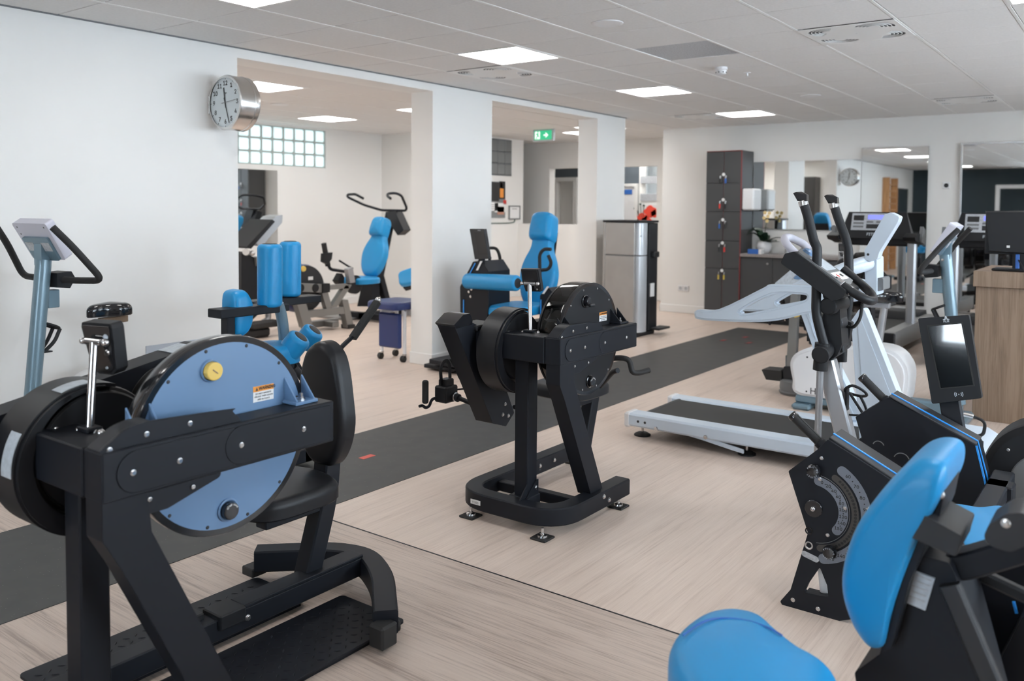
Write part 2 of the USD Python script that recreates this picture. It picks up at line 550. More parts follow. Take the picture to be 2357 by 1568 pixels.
# ================================================================== THE ROOM
H = 2.67
YW, YW2 = 5.417, 5.69        # the two faces of the wall with the openings
XF = 11.45                   # far wall
XB, YR = -3.5, -2.6          # wall behind the camera, window wall
SEAM = 2.74
struct('floor', box(SEAM + .003, 15.0, YR - .2, 10.2, -.06, 0, 0), 'floor_grain_x')
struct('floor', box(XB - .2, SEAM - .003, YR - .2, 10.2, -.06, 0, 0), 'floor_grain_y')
struct('trim_1', box(SEAM - .004, SEAM + .004, YR, 3.25, -.02, .0008, 0), 'dark_grey', label='thin dark weld line between the two floor sheets')
struct('trim_2', box(XB, 10.48, 3.25, 4.17, -.01, .003, 0), 'runner_rubber', label='dark flecked rubber running lane let into the floor')
struct('wall_left', ext(sg.box(XB - .2, 0, 9.70, H + .02).difference(sg.box(3.886, -.1, 6.03, 2.595)).difference(sg.box(6.93, -.1, 9.015, 2.60)), YW, YW2, 'y'), 'wall_paint', label='white wall with two tall openings and a square pillar between them')
struct('wall_far', cat(box(XF, XF + .2, YR - .2, 5.76, 0, H + .02, 0), box(XF + .2, 12.72, 5.56, 5.76, 0, H + .02, 0)), 'wall_paint')
hb = sg.box(5.55, 0, 10.2, H + .02).difference(sg.box(6.50, -.1, 7.45, 2.22)).difference(sg.box(7.75, -.1, 8.63, 2.22))
struct('wall_corridor', ext(hb, 12.72, 12.9, 'x'), 'wall_paint')
struct('wall_poster', box(9.85, 11.95, 8.65, 8.85, 0, H + .02, 0), 'wall_paint')
struct('wall_half', box(11.80, 12.0, 6.95, 8.66, 0, 1.245, 0), 'wall_paint', label='white breast-high wall behind the far blue chair')
struct('wall_side', box(9.85, 10.05, 8.85, 10.0, 0, H + .02, 0), 'wall_paint')
gb = sg.box(1.9, 0, 10.05, H + .02).difference(sg.box(6.39, 2.085, 8.69, 2.645))
struct('wall_back_room', ext(gb, 9.95, 10.15, 'y'), 'wall_paint')
struct('wall_back_left', box(1.8, 2.0, YW2, 10.1, 0, H + .02, 0), 'wall_paint')
struct('wall_corridor_end', box(9.85, 12.95, 10.0, 10.2, 0, H + .02, 0), 'wall_paint')
struct('wall_behind', ext(sg.box(YR - .2, 0, YW, H + .02).difference(sg.box(.5, .95, 2.3, 2.42)), XB - .2, XB, 'x'), 'teal_wall')
w_ = numbered('/World', 'window_10'); setd(UsdGeom.Xform.Define(stage, w_).GetPrim(), kind='structure', label='window in the wall behind the camera')
sub(w_, 'frame', ext(sg.box(.5, .95, 2.3, 2.42).difference(sg.box(.56, 1.01, 2.24, 2.36)), XB - .14, XB - .07, 'x'), 'white_trim')
sub(w_, 'pane', box(XB - .11, XB - .10, .56, 2.24, 1.01, 2.36, 0), 'pane_glass')
WIN = [(1.5, 3.3), (3.7, 5.5), (5.9, 7.7), (8.1, 9.9)]
rw = sg.box(XB - .2, 0, XF + .2, H + .02)
for a, b in WIN:
    rw = rw.difference(sg.box(a, .85, b, 2.42))
struct('wall_right', ext(rw, YR - .22, YR, 'y'), 'wall_paint')
for i, (a, b) in enumerate(WIN):
    w = numbered('/World', f'window_{i + 2}')
    x = UsdGeom.Xform.Define(stage, w); setd(x.GetPrim(), kind='structure', label='tall daylight window in the wall right of the camera')
    m = (a + b) / 2
    fr_ = ext(sg.box(a, .85, b, 2.42).difference(sg.box(a + .06, .91, m - .035, 2.36)).difference(sg.box(m + .035, .91, b - .06, 2.36)), YR - .16, YR - .09, 'y')
    sub(w, 'frame', fr_, 'white_trim')
    sub(w, 'sill', box(a - .05, b + .05, YR - .08, YR + .14, .82, .85), 'white_trim')
    sub(w, 'pane', box(a + .06, m - .035, YR - .13, YR - .12, .91, 2.36, 0), 'pane_glass')
    sub(w, 'pane', box(m + .035, b - .06, YR - .13, YR - .12, .91, 2.36, 0), 'pane_glass')
# skirtings
sk = lambda x0, x1, y0, y1, h=.115: box(x0, x1, y0, y1, 0, h, .006)
struct('baseboard_far', cat(sk(XF - .014, XF, YR, 5.774), sk(XF - .014, 12.72, 5.76, 5.774)), 'white_trim')
struct('baseboard_pillar', cat(sk(6.018, 6.942, YW - .012, YW), sk(6.018, 6.03, YW - .012, YW2 + .012), sk(6.93, 6.942, YW - .012, YW2 + .012)), 'white_trim')
struct('baseboard_left', sk(XB, 3.886, YW - .012, YW), 'white_trim')
struct('baseboard_post', cat(sk(9.003, 9.712, YW - .012, YW), sk(9.003, 9.015, YW, YW2), sk(9.70, 9.712, YW - .012, YW2)), 'white_trim')
struct('baseboard_back', cat(sk(2.0, 9.85, 9.936, 9.95), sk(9.836, 9.85, 8.65, 9.95), sk(9.85, 11.8, 8.636, 8.65), sk(11.786, 11.8, 6.95, 8.65), sk(12.706, 12.72, 5.77, 6.50)), 'white_trim')
# room beyond the corridor
struct('wall_slate', ext(sg.box(7.62, 0, 10.0, H).difference(sg.box(9.02, -.1, 9.44, 2.06)), 14.2, 14.35, 'x'), 'slate_paint')
struct('wall_end', ext(sg.box(5.5, 0, 7.62, H).difference(sg.box(6.0, 1.66, 7.55, 2.46)), 14.2, 14.35, 'x'), 'bright_room')
struct('wall_end', cat(box(12.9, 14.35, 5.3, 5.5, 0, H, 0), box(12.95, 15.0, 10.0, 10.2, 0, H, 0)), 'bright_room')
struct('wall_end', box(15.0, 15.2, 6.0, 10.2, 0, H, 0), 'bright_room')
w = numbered('/World', 'window_9')
setd(UsdGeom.Xform.Define(stage, w).GetPrim(), kind='structure', label='bright window with wide white blinds in the room past the corridor')
sub(w, 'frame', ext(sg.box(6.0, 1.66, 7.55, 2.46).difference(sg.box(6.05, 1.71, 7.50, 2.41)), 14.22, 14.28, 'x'), 'white_trim')
sub(w, 'pane', box(14.26, 14.27, 6.05, 7.50, 1.71, 2.41, 0), 'pane_glass')
for z in (1.66, 1.98):
    sub(w, 'blind_slat', box(14.17, 14.18, 6.0, 7.58, z, z + .13, .002), 'label_grey')
d = numbered('/World', 'door_1'); setd(UsdGeom.Xform.Define(stage, d).GetPrim(), kind='structure', label='white door frame in the slate-grey wall past the corridor')
sub(d, 'frame', ext(sg.box(8.96, 0, 9.50, 2.12).difference(sg.box(9.04, -.1, 9.42, 2.04)), 14.14, 14.36, 'x'), 'white_trim')
sub(d, 'door_leaf', box(14.30, 14.34, 9.04, 9.42, .02, 2.04, .004), 'white_trim')
d = numbered('/World', 'door_2'); setd(UsdGeom.Xform.Define(stage, d).GetPrim(), kind='structure', label='white door with a blue notice beside the poppy picture')
sub(d, 'frame', ext(sg.box(7.63, 0, 8.10, 1.98).difference(sg.box(7.68, -.1, 8.05, 1.93)), 14.13, 14.2, 'x'), 'white_trim')
sub(d, 'door_leaf', box(14.16, 14.198, 7.68, 8.05, .01, 1.93, .003), 'white_plastic')
sub(d, 'notice', box(14.15, 14.159, 7.74, 8.02, 1.78, 1.87, .002), 'key_blue', label='blue notice strip')

# ------------------------------------------------------------------ ceiling: tiles, runners, panels
GX, GY, T = 2.595, 4.878, .6
LIGHTS = [(i, j) for i in (-8, -4, 0, 4, 8, 12) for j in (1, 7)]            # tile i spans GX + i T .., tile j spans GY - (j + 1) T ..
LIGHTS += [(4, -4), (8, -4), (8, -7), (14, -4), (0, -4), (4, -7), (18, -5), (18, -3), (0, -7), (1, -2), (2, -7), (1, -5), (9, -4), (11, -6), (13, -3)]
VENTS = [(5, 0), (5, 5), (12, 5), (12, 0)]
GREY = [(5, 3)]
ce = numbered('/World', 'ceiling'); setd(UsdGeom.Xform.Define(stage, ce).GetPrim(), kind='structure', label='suspended ceiling of square mineral tiles')


def px_size(c):
    d = np.array(c) - C_; z = d @ F_
    if z < .3:
        return 0
    x, y = PPX + FPX * (d @ R_) / z, PPY - FPX * (d @ U_) / z
    return FPX * .6 / z if -250 < x < 2607 and -250 < y < 420 else 0


tiles = []
for i in range(-11, 21):
    for j in range(-9, 13):
        if (i, j) in LIGHTS or (i, j) in VENTS or (i, j) in GREY:
            continue
        x0, x1, y1 = GX + i * T, GX + i * T + T, GY - j * T; y0 = y1 - T
        x0, y0 = max(x0, XB), max(y0, YR)
        if y1 < YR + .02 or x1 < XB + .02 or (y0 > YW + .1 and x0 < 1.9):
            continue
        if y0 > YW + .2 and x0 > 12.75 and y0 < 5.5:
            continue
        if y0 < YW < y1:
            s = [(y0, YW)] if x0 < 9.6 else [(y0, y1)]
        else:
            s = [(y0, y1)]
        for a, b in s:
            tiles.append((px_size(((x0 + x1) / 2, (a + b) / 2, H)), x0, x1, a, b))
tiles.sort(key=lambda t: -t[0])
rest = []
for n, (s, x0, x1, a, b) in enumerate(tiles):
    m = box(x0 + .0035, x1 - .0035, a + .013, b - .013, H, H + .018, .003)
    if n < 300 and s > 0:
        sub(ce, 'tile', m, 'ceiling_tile', smooth=False)
    else:
        rest.append(m)
sub(ce, 'tile_field', cat(rest), 'ceiling_tile', smooth=False, kind='stuff')
for j in range(-9, 14):
    y = GY - j * T
    if y < YR or abs(y - YW) < .12:
        continue
    x0 = XB if y < YW else 2.0
    sub(ce, 'grid_rail', box(x0, 14.9, y - .0095, y + .0095, H - .002, H + .03, .001), 'grid_metal', smooth=False)
sub(ce, 'backing', box(XB - .2, 15.2, YR - .2, 10.2, H + .035, H + .06, 0), 'dark_gap', smooth=False)
struct('trim_3', cat(box(XB, 9.70, YW - .012, YW, H - .008, H + .012, .001), box(9.7, 9.712, YW - .012, YW2, H - .008, H + .012, .001)), 'mid_grey', label='dark shadow-gap angle where the ceiling meets the left wall')


def light_label(i, j):
    row = {1: 'in the row along the left wall', 7: 'in the row on the window side'}.get(j, '')
    return {(0, 1): 'square ceiling light above the clock wall, cut by the top edge of the photo',
            (4, 1): 'square ceiling light beside the swirl vent near the white pillar',
            (8, 1): 'square ceiling light over the lane, second brightest in the left row from the pillar',
            (12, 1): 'farthest square ceiling light of the left row, in front of the lockers',
            (4, 7): 'large square ceiling light at the top right next to the swirl vent',
            (8, 7): 'square ceiling light at the right edge, middle of the right row',
            (12, 7): 'farthest square ceiling light of the right row, near the mirrors',
            (4, -4): 'square ceiling light in the side room right behind the clock',
            (8, -7): 'square ceiling light in the side room above the glass block window',
            (8, -4): 'square ceiling light in the side room half hidden by the white pillar',
            (14, -4): 'square ceiling light in the corridor beside the exit sign'}.get((i, j), 'square ceiling light outside the view')


first_light = None
for i, j in LIGHTS:
    x0, y0 = GX + i * T, GY - (j + 1) * T
    c = (x0 + T / 2, y0 + T / 2, H)
    if first_light is None:
        t = Thing('ceiling_light', '', 'ceiling light', c, group='square ceiling lights', local=True)
        q = sg.box(-.297, -.297, .297, .297)
        t.part('frame', ext(q.difference(sg.box(-.275, -.275, .275, .275)), -.004, .03, 'z'), 'white_trim', smooth=False)
        t.part('diffuser', box(-.276, .276, -.276, .276, .004, .02, .002), 'diffuser', smooth=False)
        first_light = t; t.prim.SetCustomDataByKey('label', light_label(i, j))
    else:
        copy_of(first_light, c, label=light_label(i, j))

VL = ['white swirl air vent beside the ceiling light near the white pillar', 'large grey swirl air vent at the top right of the ceiling',
      'small far swirl air vent beside the last right ceiling light', 'far swirl air vent next to the last light of the left row']
v0 = None
for k, (i, j) in enumerate(VENTS):
    c = (GX + i * T + T / 2, GY - j * T - T / 2, H)
    if v0 is None:
        t = v0 = Thing('air_vent', VL[k], 'air vent', c, group='swirl air vents', local=True)
        plate = sg.box(-.297, -.297, .297, .297)
        slots = []
        for qx in (-1, 1):
            for qy in (-1, 1):
                cx, cy = qx * .142, qy * .142
                a0 = math.degrees(math.atan2(qy, qx))
                for r in (.046, .069, .092, .115):
                    slots.append(arcband(cx, cy, r - .0085, r + .0085, a0 - 100, a0 + 66, 14, True))
        un = shapely.union_all(slots)
        t.part('plate', ext(plate.difference(un), -.006, -.003, 'z'), 'white_trim')
        for s in slots:
            sp = np.array(s.centroid.coords[0])
            t.part('louvre', ext(s.buffer(-.0070), -.005, .004, 'z'), 'mid_grey')
        t.part('plenum', box(-.29, .29, -.29, .29, .021, .03, 0), 'ink')
        t.part('centre_screw', lathe((0, 0, -.003), (0, 0, -1), [(.009, 0), (.008, .004), (0, .005)], 12), 'white_plastic')
    else:
        copy_of(v0, c, label=VL[k])
for i, j in GREY:
    x0, y1 = GX + i * T, GY - j * T
    single('ceiling_panel', 'darker grey square access panel among the ceiling tiles', 'panel', cat(box(x0 + .004, x0 + T - .004, y1 - T + .004, y1 - .004, H + .004, H + .02, .003)), 'label_grey', smooth=False)
for (x, y), lab in (((4.716, 2.771), 'round white disc in a ceiling tile, nearest to the camera'), ((8.835, 2.80), 'round white disc in a far ceiling tile'), ((6.3, 8.0), 'round disc in the side room ceiling')):
    single('ceiling_speaker', lab, 'speaker', lathe((x, y, H), (0, 0, -1), [(.10, -.005), (.10, .004), (.088, .008), (.08, .006), (0, .007)], 28), 'white_plastic', group='round ceiling discs')
t = Thing('smoke_detector', 'white round smoke detector under the ceiling', 'smoke detector', (6.70, 2.855, H), local=True)
t.part('base', lathe((0, 0, 0), (0, 0, -1), [(.052, 0), (.052, .02), (.046, .024), (0, .024)], 24), 'white_plastic')
t.part('head', lathe((0, 0, -.024), (0, 0, -1), [(.044, 0), (.046, .012), (.040, .03), (.02, .038), (0, .038)], 24), 'white_plastic')
for k in range(8):
    a = k * math.pi / 4
    t.part('slot', box(-.006, .006, -.003, .003, -.048, -.038, .001).apply_translation([.043 * math.cos(a), .043 * math.sin(a), 0]), 'dark_grey')
p = PZ(1720, 167, H)
single('sprinkler', 'tiny sprinkler head in the ceiling right of the smoke detector', 'sprinkler', lathe((p[0], p[1], H), (0, 0, -1), [(.03, 0), (.03, .004), (.008, .008), (.008, .03), (.018, .032), (0, .034)], 16), 'white_plastic')

# ------------------------------------------------------------------ glass blocks
w = numbered('/World', 'window_1'); setd(UsdGeom.Xform.Define(stage, w).GetPrim(), kind='structure', label='bright glass block window high on the side room wall')
for i in range(12):
    for k in range(3):
        x0, z0 = 6.395 + i * .1908, 2.090 + k * .1845
        sub(w, 'glass_block', box(x0 + .013, x0 + .178, 9.965, 10.10, z0 + .013, z0 + .171, .016), 'glass_block')
gridp = sg.box(6.39, 2.085, 8.69, 2.645)
for i in range(12):
    for k in range(3):
        x0, z0 = 6.395 + i * .1908, 2.090 + k * .1845
        gridp = gridp.difference(sg.box(x0 + .012, z0 + .012, x0 + .179, z0 + .172))
sub(w, 'mortar_grid', ext(gridp, 9.968, 10.08, 'y'), 'mortar_green')
w = numbered('/World', 'window_8'); setd(UsdGeom.Xform.Define(stage, w).GetPrim(), kind='structure', label='dark grey glass block panel high on the poster wall')
for i in range(5):
    for k in range(3):
        x0, z0 = 10.62 + i * .194, 2.055 + k * .194
        sub(w, 'glass_block', box(x0 + .004, x0 + .190, 8.625, 8.66, z0 + .004, z0 + .190, .012), 'board_grey')
sub(w, 'mortar_grid', box(10.60, 11.60, 8.64, 8.66, 2.045, 2.645, .002), 'slate_paint')

# ------------------------------------------------------------------ mirrors
def mirror(label, o, u, wdt, hgt, frame=None):
    t = Thing('wall_mirror', label, 'mirror', o)
    n = np.cross(np.array(u), [0, 0, 1.0])
    t.part('glass', fr(box(0, wdt, 0, hgt, 0, .006, .001), o, u, (0, 0, 1)), 'mirror', smooth=False)
    t.part('backing', fr(box(.004, wdt - .004, .004, hgt - .004, -.012, -.0005, 0), o, u, (0, 0, 1)), 'mid_grey', smooth=False)
    if frame:
        q = sg.box(-.018, -.018, wdt + .018, hgt + .018).difference(sg.box(.002, .002, wdt - .002, hgt - .002))
        t.part('frame', fr(ext(q, -.012, .016, 'z'), o, u, (0, 0, 1)), frame)
    return t


mirror('frameless mirror above the sink next to the lockers', (XF - .02, 4.37, 1.248), (0, -1, 0), 1.41, .912)
mirror('tall frameless mirror behind the far treadmill, reaching near the floor', (XF - .02, 2.955, .335), (0, -1, 0), .775, 1.965)
mirror('wide aluminium-edged mirror at the right end of the far wall', (XF - .02, 1.81, .30), (0, -1, 0), 2.2, 2.0, 'steel')
mirror('mirror on the side room wall under the glass blocks', (6.55, 9.935, .985), (1, 0, 0), 1.23, 1.03)

# ------------------------------------------------------------------ clock on its bracket
cx, cy, cz = 3.70, 5.19, 2.225
t = Thing('wall_clock', 'round double-sided metal clock on a bracket beside the opening', 'clock', (cx, cy, cz), local=True)
prof = [(.172, -.083), (.186, -.080), (.192, -.070), (.190, -.02), (.190, .02), (.192, .070), (.186, .080), (.172, .083)]
t.part('case', lathe((0, 0, 0), (1, 0, 0), prof, 56), 'brushed_steel')
t.part('case_band', lathe((0, 0, 0), (1, 0, 0), [(.1905, .034), (.1935, .036), (.1935, .040), (.1905, .042)], 56), 'steel')
t.part('bracket', cat(box(-.028, .028, .18, .227, -.05, .05, .004), box(-.06, .06, .215, .227, -.065, .065, .003)), 'steel')
for s in (-1, 1):
    f = t.part('dial', lathe((s * .070, 0, 0), (s, 0, 0), [(0, 0), (.176, 0), (.176, .004), (0, .004)], 48), 'clock_face')
    u, v = np.array([0, -float(-s), 0]) * -1.0, np.array([0, 0, 1.0])
    u = np.array([0.0, float(s), 0.0])
    o = np.array([s * .0745, 0, 0])
    for k in range(1, 13):
        a = math.radians(90 - 30 * k)
        p = o + u * .133 * math.cos(a) + v * (.133 * math.sin(a) - .013)
        t.part('numeral', text(str(k), .030, p, u, v, .001, True, True), 'ink', parent=f)
    for k in range(60):
        if k % 5 == 0:
            a = math.radians(6 * k)
            t.part('tick', tm(*(lambda m: (m.vertices, m.faces))(fr(box(.160, .172, -.002, .002, 0, .001, 0), o, u * math.cos(a) + v * math.sin(a), -u * math.sin(a) + v * math.cos(a)))), 'ink', parent=f)
    for ang, l, wd, h, nm in ((90 - 351, .105, .006, .002, 'hour_hand'), (90 - 162, .150, .004, .004, 'minute_hand'), (90 - 84, .125, .0018, .006, 'second_hand')):
        a = math.radians(ang); e = u * math.cos(a) + v * math.sin(a); g = -u * math.sin(a) + v * math.cos(a)
        t.part(nm, fr(box(-.035, l, -wd, wd, h, h + .0015, .0003), o, e, g), 'ink' if nm != 'second_hand' else 'mid_grey', parent=f)
    t.part('brand_mark', fr(box(-.014, .014, .062, .070, .0005, .0015, 0), o, u, v), 'mid_grey', parent=f)

# ------------------------------------------------------------------ exit sign
ex = (10.45, 7.21, 2.585)
t = Thing('exit_sign', 'green emergency exit sign hanging from the ceiling past the pillar', 'sign', ex, local=True)
t.part('housing', box(0, .045, -.185, .185, -.09, .085, .006), 'label_silver')
g = t.part('panel', box(-.006, 0, -.155, .155, -.068, .068, .002), 'green_sign')
t.part('door_mark', box(-.0085, -.006, .05, .14, -.055, .055, .001), 'sign_white', parent=g)
run = cat([fr(m, (-.0088, .095, 0), (0, -1, 0), (0, 0, 1)) for m in (ext([(-.03, -.05), (-.012, -.05), (.004, -.012), (.022, -.03), (.034, -.024), (.016, .006), (.008, .022), (.024, .010), (.03, .016), (.006, .036), (-.016, .028), (-.03, .008), (-.022, .004), (-.010, .016), (-.006, -.004)], 0, .002, 'z'), lathe((.010, .045, 0), (0, 0, 1), [(0, 0), (.010, 0), (.010, .002), (0, .002)], 14))])
t.part('running_figure', tm(run.vertices, run.faces), 'green_sign', parent=g)
t.part('arrow', fr(ext([(-.045, -.010), (.0, -.010), (-.018, -.034), (0, -.034), (.038, 0), (0, .034), (-.018, .034), (0, .010), (-.045, .010)], 0, .0025, 'z'), (-.006, -.06, 0), (0, -1, 0), (0, 0, 1)), 'sign_white', parent=g)
t.part('hanger', box(.015, .03, -.12, .12, .085, .11, .002), 'label_silver')

# ------------------------------------------------------------------ things on the far walls
def wall_socket(lab, y, z, n=1):
    t = Thing('wall_socket', lab, 'socket', (XF, y, z), local=True)
    for k in range(n):
        o = .085 * k
        t.part('plate', box(-.012, 0, -.042 - o, .042 - o, -.042, .042, .005), 'white_plastic')
        t.part('well', lathe((-.0125, -o, 0), (-1, 0, 0), [(0, 0), (.021, 0), (.024, .002), (.026, 0)], 20), 'dark_grey' if n == 1 else 'label_grey')


wall_socket('single white socket on the wall strip between the mirrors', 1.978, 1.817)
wall_socket('white double socket low on the wall left of the lockers', 5.44, .36, 2)
b = PZ(845, 1053, 0)
single('floor_marker', 'small red tape mark on the dark lane behind the near machine', 'floor marking', box(b[0] - .05, b[0] + .05, b[1] - .022, b[1] + .022, .003, .0045, 0), 'tape_red', group=None)
for k, q in enumerate(((1665, 784), (1715, 777), (1724, 790))):
    b = PZ(*q, 0)
    single('floor_marker', ['red tape mark on the far end of the lane, left of three', 'red tape mark on the far end of the lane, farthest of three', 'red tape mark on the far end of the lane, right of three'][k], 'floor marking', box(b[0] - .06, b[0] + .06, b[1] - .025, b[1] + .025, .003, .0045, 0), 'locker_red')
# chequer kick plate on the left wall
k0, k1 = 3.144, 3.886
t = Thing('kick_plate', 'silver chequer kick plate on the left wall by the opening', 'kick plate', (k0, YW, .116))
t.part('sheet', box(k0, k1, YW - .004, YW, .116, .554, .001), 'plate_metal')
ms = []
for i in range(15):
    for k in range(9):
        x, z = k0 + .03 + i * .05, .14 + k * .05
        s = 1 if (i + k) % 2 else -1
        ms.append(fr(lathe((0, 0, 0), (0, 0, 1), [(.5, 0), (.3, .6), (0, .8)], 6), (x, YW - .004, z), np.array([.028 * .7, 0, .028 * .7 * s]), np.array([-.006 * .7 * s, 0, .006 * .7])))
        ms[-1].vertices[:, 1] = YW - .004 - .0025 * np.clip((np.array(ms[-1].vertices)[:, 1] - (YW - .004)) / -.0001, 0, 1) if False else ms[-1].vertices[:, 1]
t.part('tread_pattern', cat(ms), 'plate_metal', kind='stuff')

# ================================================================== ARM ERGOMETERS (one builder, local axes: x along the wall, y away from the camera)
def ergometer(label, base, near):
    t = Thing('arm_ergometer', label, 'exercise machine', base, group=None, local=True)
    bm = 'black_metal'
    # top frame
    sb = t.part('side_beam', box(0, .72, 0, .088, .79, .914, .004), bm)
    t.part('side_beam', box(0, .72, .42, .50, .79, .914, .004), bm)
    t.part('front_beam', box(-.004, .115, .089, .419, .79, .913, .004), bm)
    for x0, x1, xs in ((.035, .365, (.075, .20)), (.335, .70, (.385, .60))):
        c = t.part('cover_plate', ext(stadium(x0, x1 + .05, .800, .905, 10).intersection(sg.box(0, .78, x1, .93)), -.0035 if x0 < .1 else -.005, .001, 'y'), bm, parent=sb)
        for x in xs:
            t.part('bolt', bolt((x, -.004, .852), (0, -1, 0), .0065, .005), 'chrome', parent=sb)
    t.part('gusset', ext(rpoly([(.004, .800), (.02, .765), (.09, .735), (.17, .735), (.40, .800)], .012), .004, .014, 'y'), bm, parent=sb)
    up = sg.Polygon(spline([(.02, .90), (.045, .945), (.085, .962), (.14, .965), (.36, .952), (.37, .945), (.37, .90)], 5))
    t.part('upper_gusset', cat(ext(up.intersection(sg.box(0, .90, .5, 1)), .012, .020, 'y'), ext(up.intersection(sg.box(0, .90, .135, 1)), .020, .075, 'y')), bm, parent=sb)
    for x, z in ((.025, .916), (.12, .935), (.24, .938)):
        t.part('bolt', bolt((x, .011, z), (0, -1, 0), .006, .004), 'chrome', parent=sb)
    t.part('bolt', bolt((.03, .03, .914), (0, 0, 1), .007, .005), 'chrome', parent=sb)
    for x in (.12, .24):
        t.part('bolt', bolt((x, .0, .773), (0, -1, 0), .005, .004), 'chrome', parent=sb)
    # posts and diagonals
    t.part('front_post', box(.05, .13, .213, .293, .05, .80, .005), bm)
    dg = [(.0, .80), (.115, .80), (.125, .69), (.395, .118), (.285, .118), (.045, .62), (.0, .70)]
    t.part('diagonal_strut', ext(rpoly(dg, .008), .002, .078, 'y'), bm)
    # flywheel
    fx, fz = .41, .858
    bd_ = .42 if near else 1.0
    fw = t.part('flywheel_cover', lathe((fx, .095, fz), (0, 1, 0), [(.262, .0), (.279, .0), (.281, .004), (.281, .014), (.276, .016)], 72), 'black_gloss')
    t.part('clear_band', lathe((fx, .111, fz), (0, 1, 0), [(.274, 0), (.280, .006 * bd_), (.281, .05 * bd_), (.277, .10 * bd_), (.262, .112 * bd_)], 72), 'smoky_clear' if not near else 'black_gloss', parent=fw, label='see-through drum cover' if not near else None)
    t.part('flywheel_rear', lathe((fx, .110 + .112 * bd_, fz), (0, 1, 0), [(0, 0), (.272, 0), (.270, .012), (0, .014)], 64), 'black_plastic', parent=fw)
    t.part('fan_drum', lathe((fx, .112, fz), (0, 1, 0), [(0, 0), (.225, .0), (.225, .105 * bd_), (0, .105 * bd_)], 48), 'black_plastic', parent=fw)
    fins = []
    for k in range(16):
        a = k * math.pi / 8; e = np.array([math.cos(a), 0, math.sin(a)]); g = np.array([-math.sin(a), 0, math.cos(a)])
        fins.append(fr(box(.222, .258, .0, .10 * bd_, -.002, .002, 0), (fx, .114, fz), unit(e + .35 * g), (0, 1, 0)))
    t.part('fan_fins', cat(fins), 'mid_grey', parent=fw)
    face = 'disc_blue' if near else 'black_plastic'
    fp = t.part('face_plate', lathe((fx, .098, fz), (0, -1, 0), [(0, .003), (.262, .003), (.266, .001), (.268, -.003)], 72), face, label='pale blue drum face' if near else 'black drum face')
    for k in range(12):
        a = math.radians(15 + 30 * k)
        t.part('screw', bolt((fx + .254 * math.cos(a), .095, fz + .254 * math.sin(a)), (0, -1, 0), .0042, .002), 'dark_grey' if near else 'chrome', parent=fp)
    kx, kz = .357, 1.049
    t.part('knob_ring', lathe((kx, .095, kz), (0, -1, 0), [(.0315, 0), (.0315, .006), (.028, .008), (.026, .006)], 32), face if near else 'black_gloss', parent=fp)
    if near:
        kn = t.part('vent_cap', cyl((kx, .095, kz), (kx, .071, kz), .0255, .004, 32), 'yellow_cap', parent=fp, label='round yellow cap')
        t.part('cap_slot', fr(box(-.010, .010, -.0012, .0012, 0, .0012, 0), (kx, .0705, kz), unit((1, 0, -.8)), unit((.8, 0, 1))), 'saddle_brown', parent=fp)
    else:
        t.part('wing_knob', cat(cyl((kx, .095, kz), (kx, .067, kz), .021, .004, 24), box(kx - .006, kx + .04, .058, .07, kz - .026, kz - .012, .004)), 'black_gloss', parent=fp)
    lx, lz = .408, .645
    t.part('knob_ring', lathe((lx, .095, lz), (0, -1, 0), [(.033, 0), (.033, .005), (.029, .007), (.026, .005)], 32), face if near else 'black_gloss', parent=fp)
    t.part('lower_cap', cyl((lx, .095, lz), (lx, .072, lz), .0245, .005, 32), 'black_gloss', parent=fp, label='round black cap')
    cs = []
    for k, ch in enumerate('DO NOT REMOVE'):
        if ch == ' ':
            continue
        a = math.radians(150 - k * 10); p = np.array([lx + .0165 * math.cos(a), .0715, lz + .0165 * math.sin(a)])
        cs.append(text(ch, .0042, p, (math.sin(a), 0, -math.cos(a)), (math.cos(a), 0, math.sin(a)), .0008))
    t.part('cap_lettering', cat(cs), 'paper_white', parent=fp)
    # warning sticker
    wx, wz, ww, wh = .497, .934, .072, .046
    st = t.part('warning_sticker', box(wx, wx + ww, .0942, .0952, wz, wz + wh, 0), 'paper_white', smooth=False, label='orange and white warning sticker')
    y = .0938
    t.part('sticker_band', box(wx, wx + ww, y, .0944, wz + .030, wz + wh, 0), 'orange_print', parent=fp, smooth=False)
    t.part('warning_word', text('WARNING', .0085, (wx + .019, y - .0004, wz + .0345), (1, 0, 0), (0, 0, 1), .0006, True), 'ink', parent=fp)
    t.part('warning_triangle', ext([(wx + .008, wz + .033), (wx + .017, wz + .033), (wx + .0125, wz + .043)], y - .0006, y, 'y'), 'ink', parent=fp)
    for k, s in enumerate(('DO NOT OPERATE', 'UNLESS THIS COVER', 'ARE IN PLACE')):
        t.part('sticker_text', text(s, .0046, (wx + ww / 2, y - .0004, wz + .0215 - k * .0085), (1, 0, 0), (0, 0, 1), .0005, False, True), 'mid_grey', parent=fp)
    # bracket feet that hold the drum on the beam
    for x, s in ((.642, 1), (.145, -1)):
        br = [box(x - .042, x + .042, .030, .096, .914, .924, .002)]
        for dx in (-.034, .030):
            br.append(ext([(.034, .922), (.095, .922), (.095, .990)], x + dx, x + dx + .005, 'x'))
        b_ = t.part('drum_bracket', cat(br), face if near else bm)
        t.part('bracket_bolt', cat(bolt((x, .058, .924), (0, 0, 1), .010, .008), cyl((x, .058, .93), (x, .058, .944), .006)), 'chrome', parent=b_)
    # crank drum behind, with its padded guard
    dx, dz = .17, .825
    dr = t.part('crank_drum', lathe((dx, .335, dz), (0, 1, 0), [(0, 0), (.160, 0), (.165, .006), (.165, .02), (.174, .022), (.178, .03), (.178, .12), (0, .12)], 56), 'black_plastic')
    gr = .208
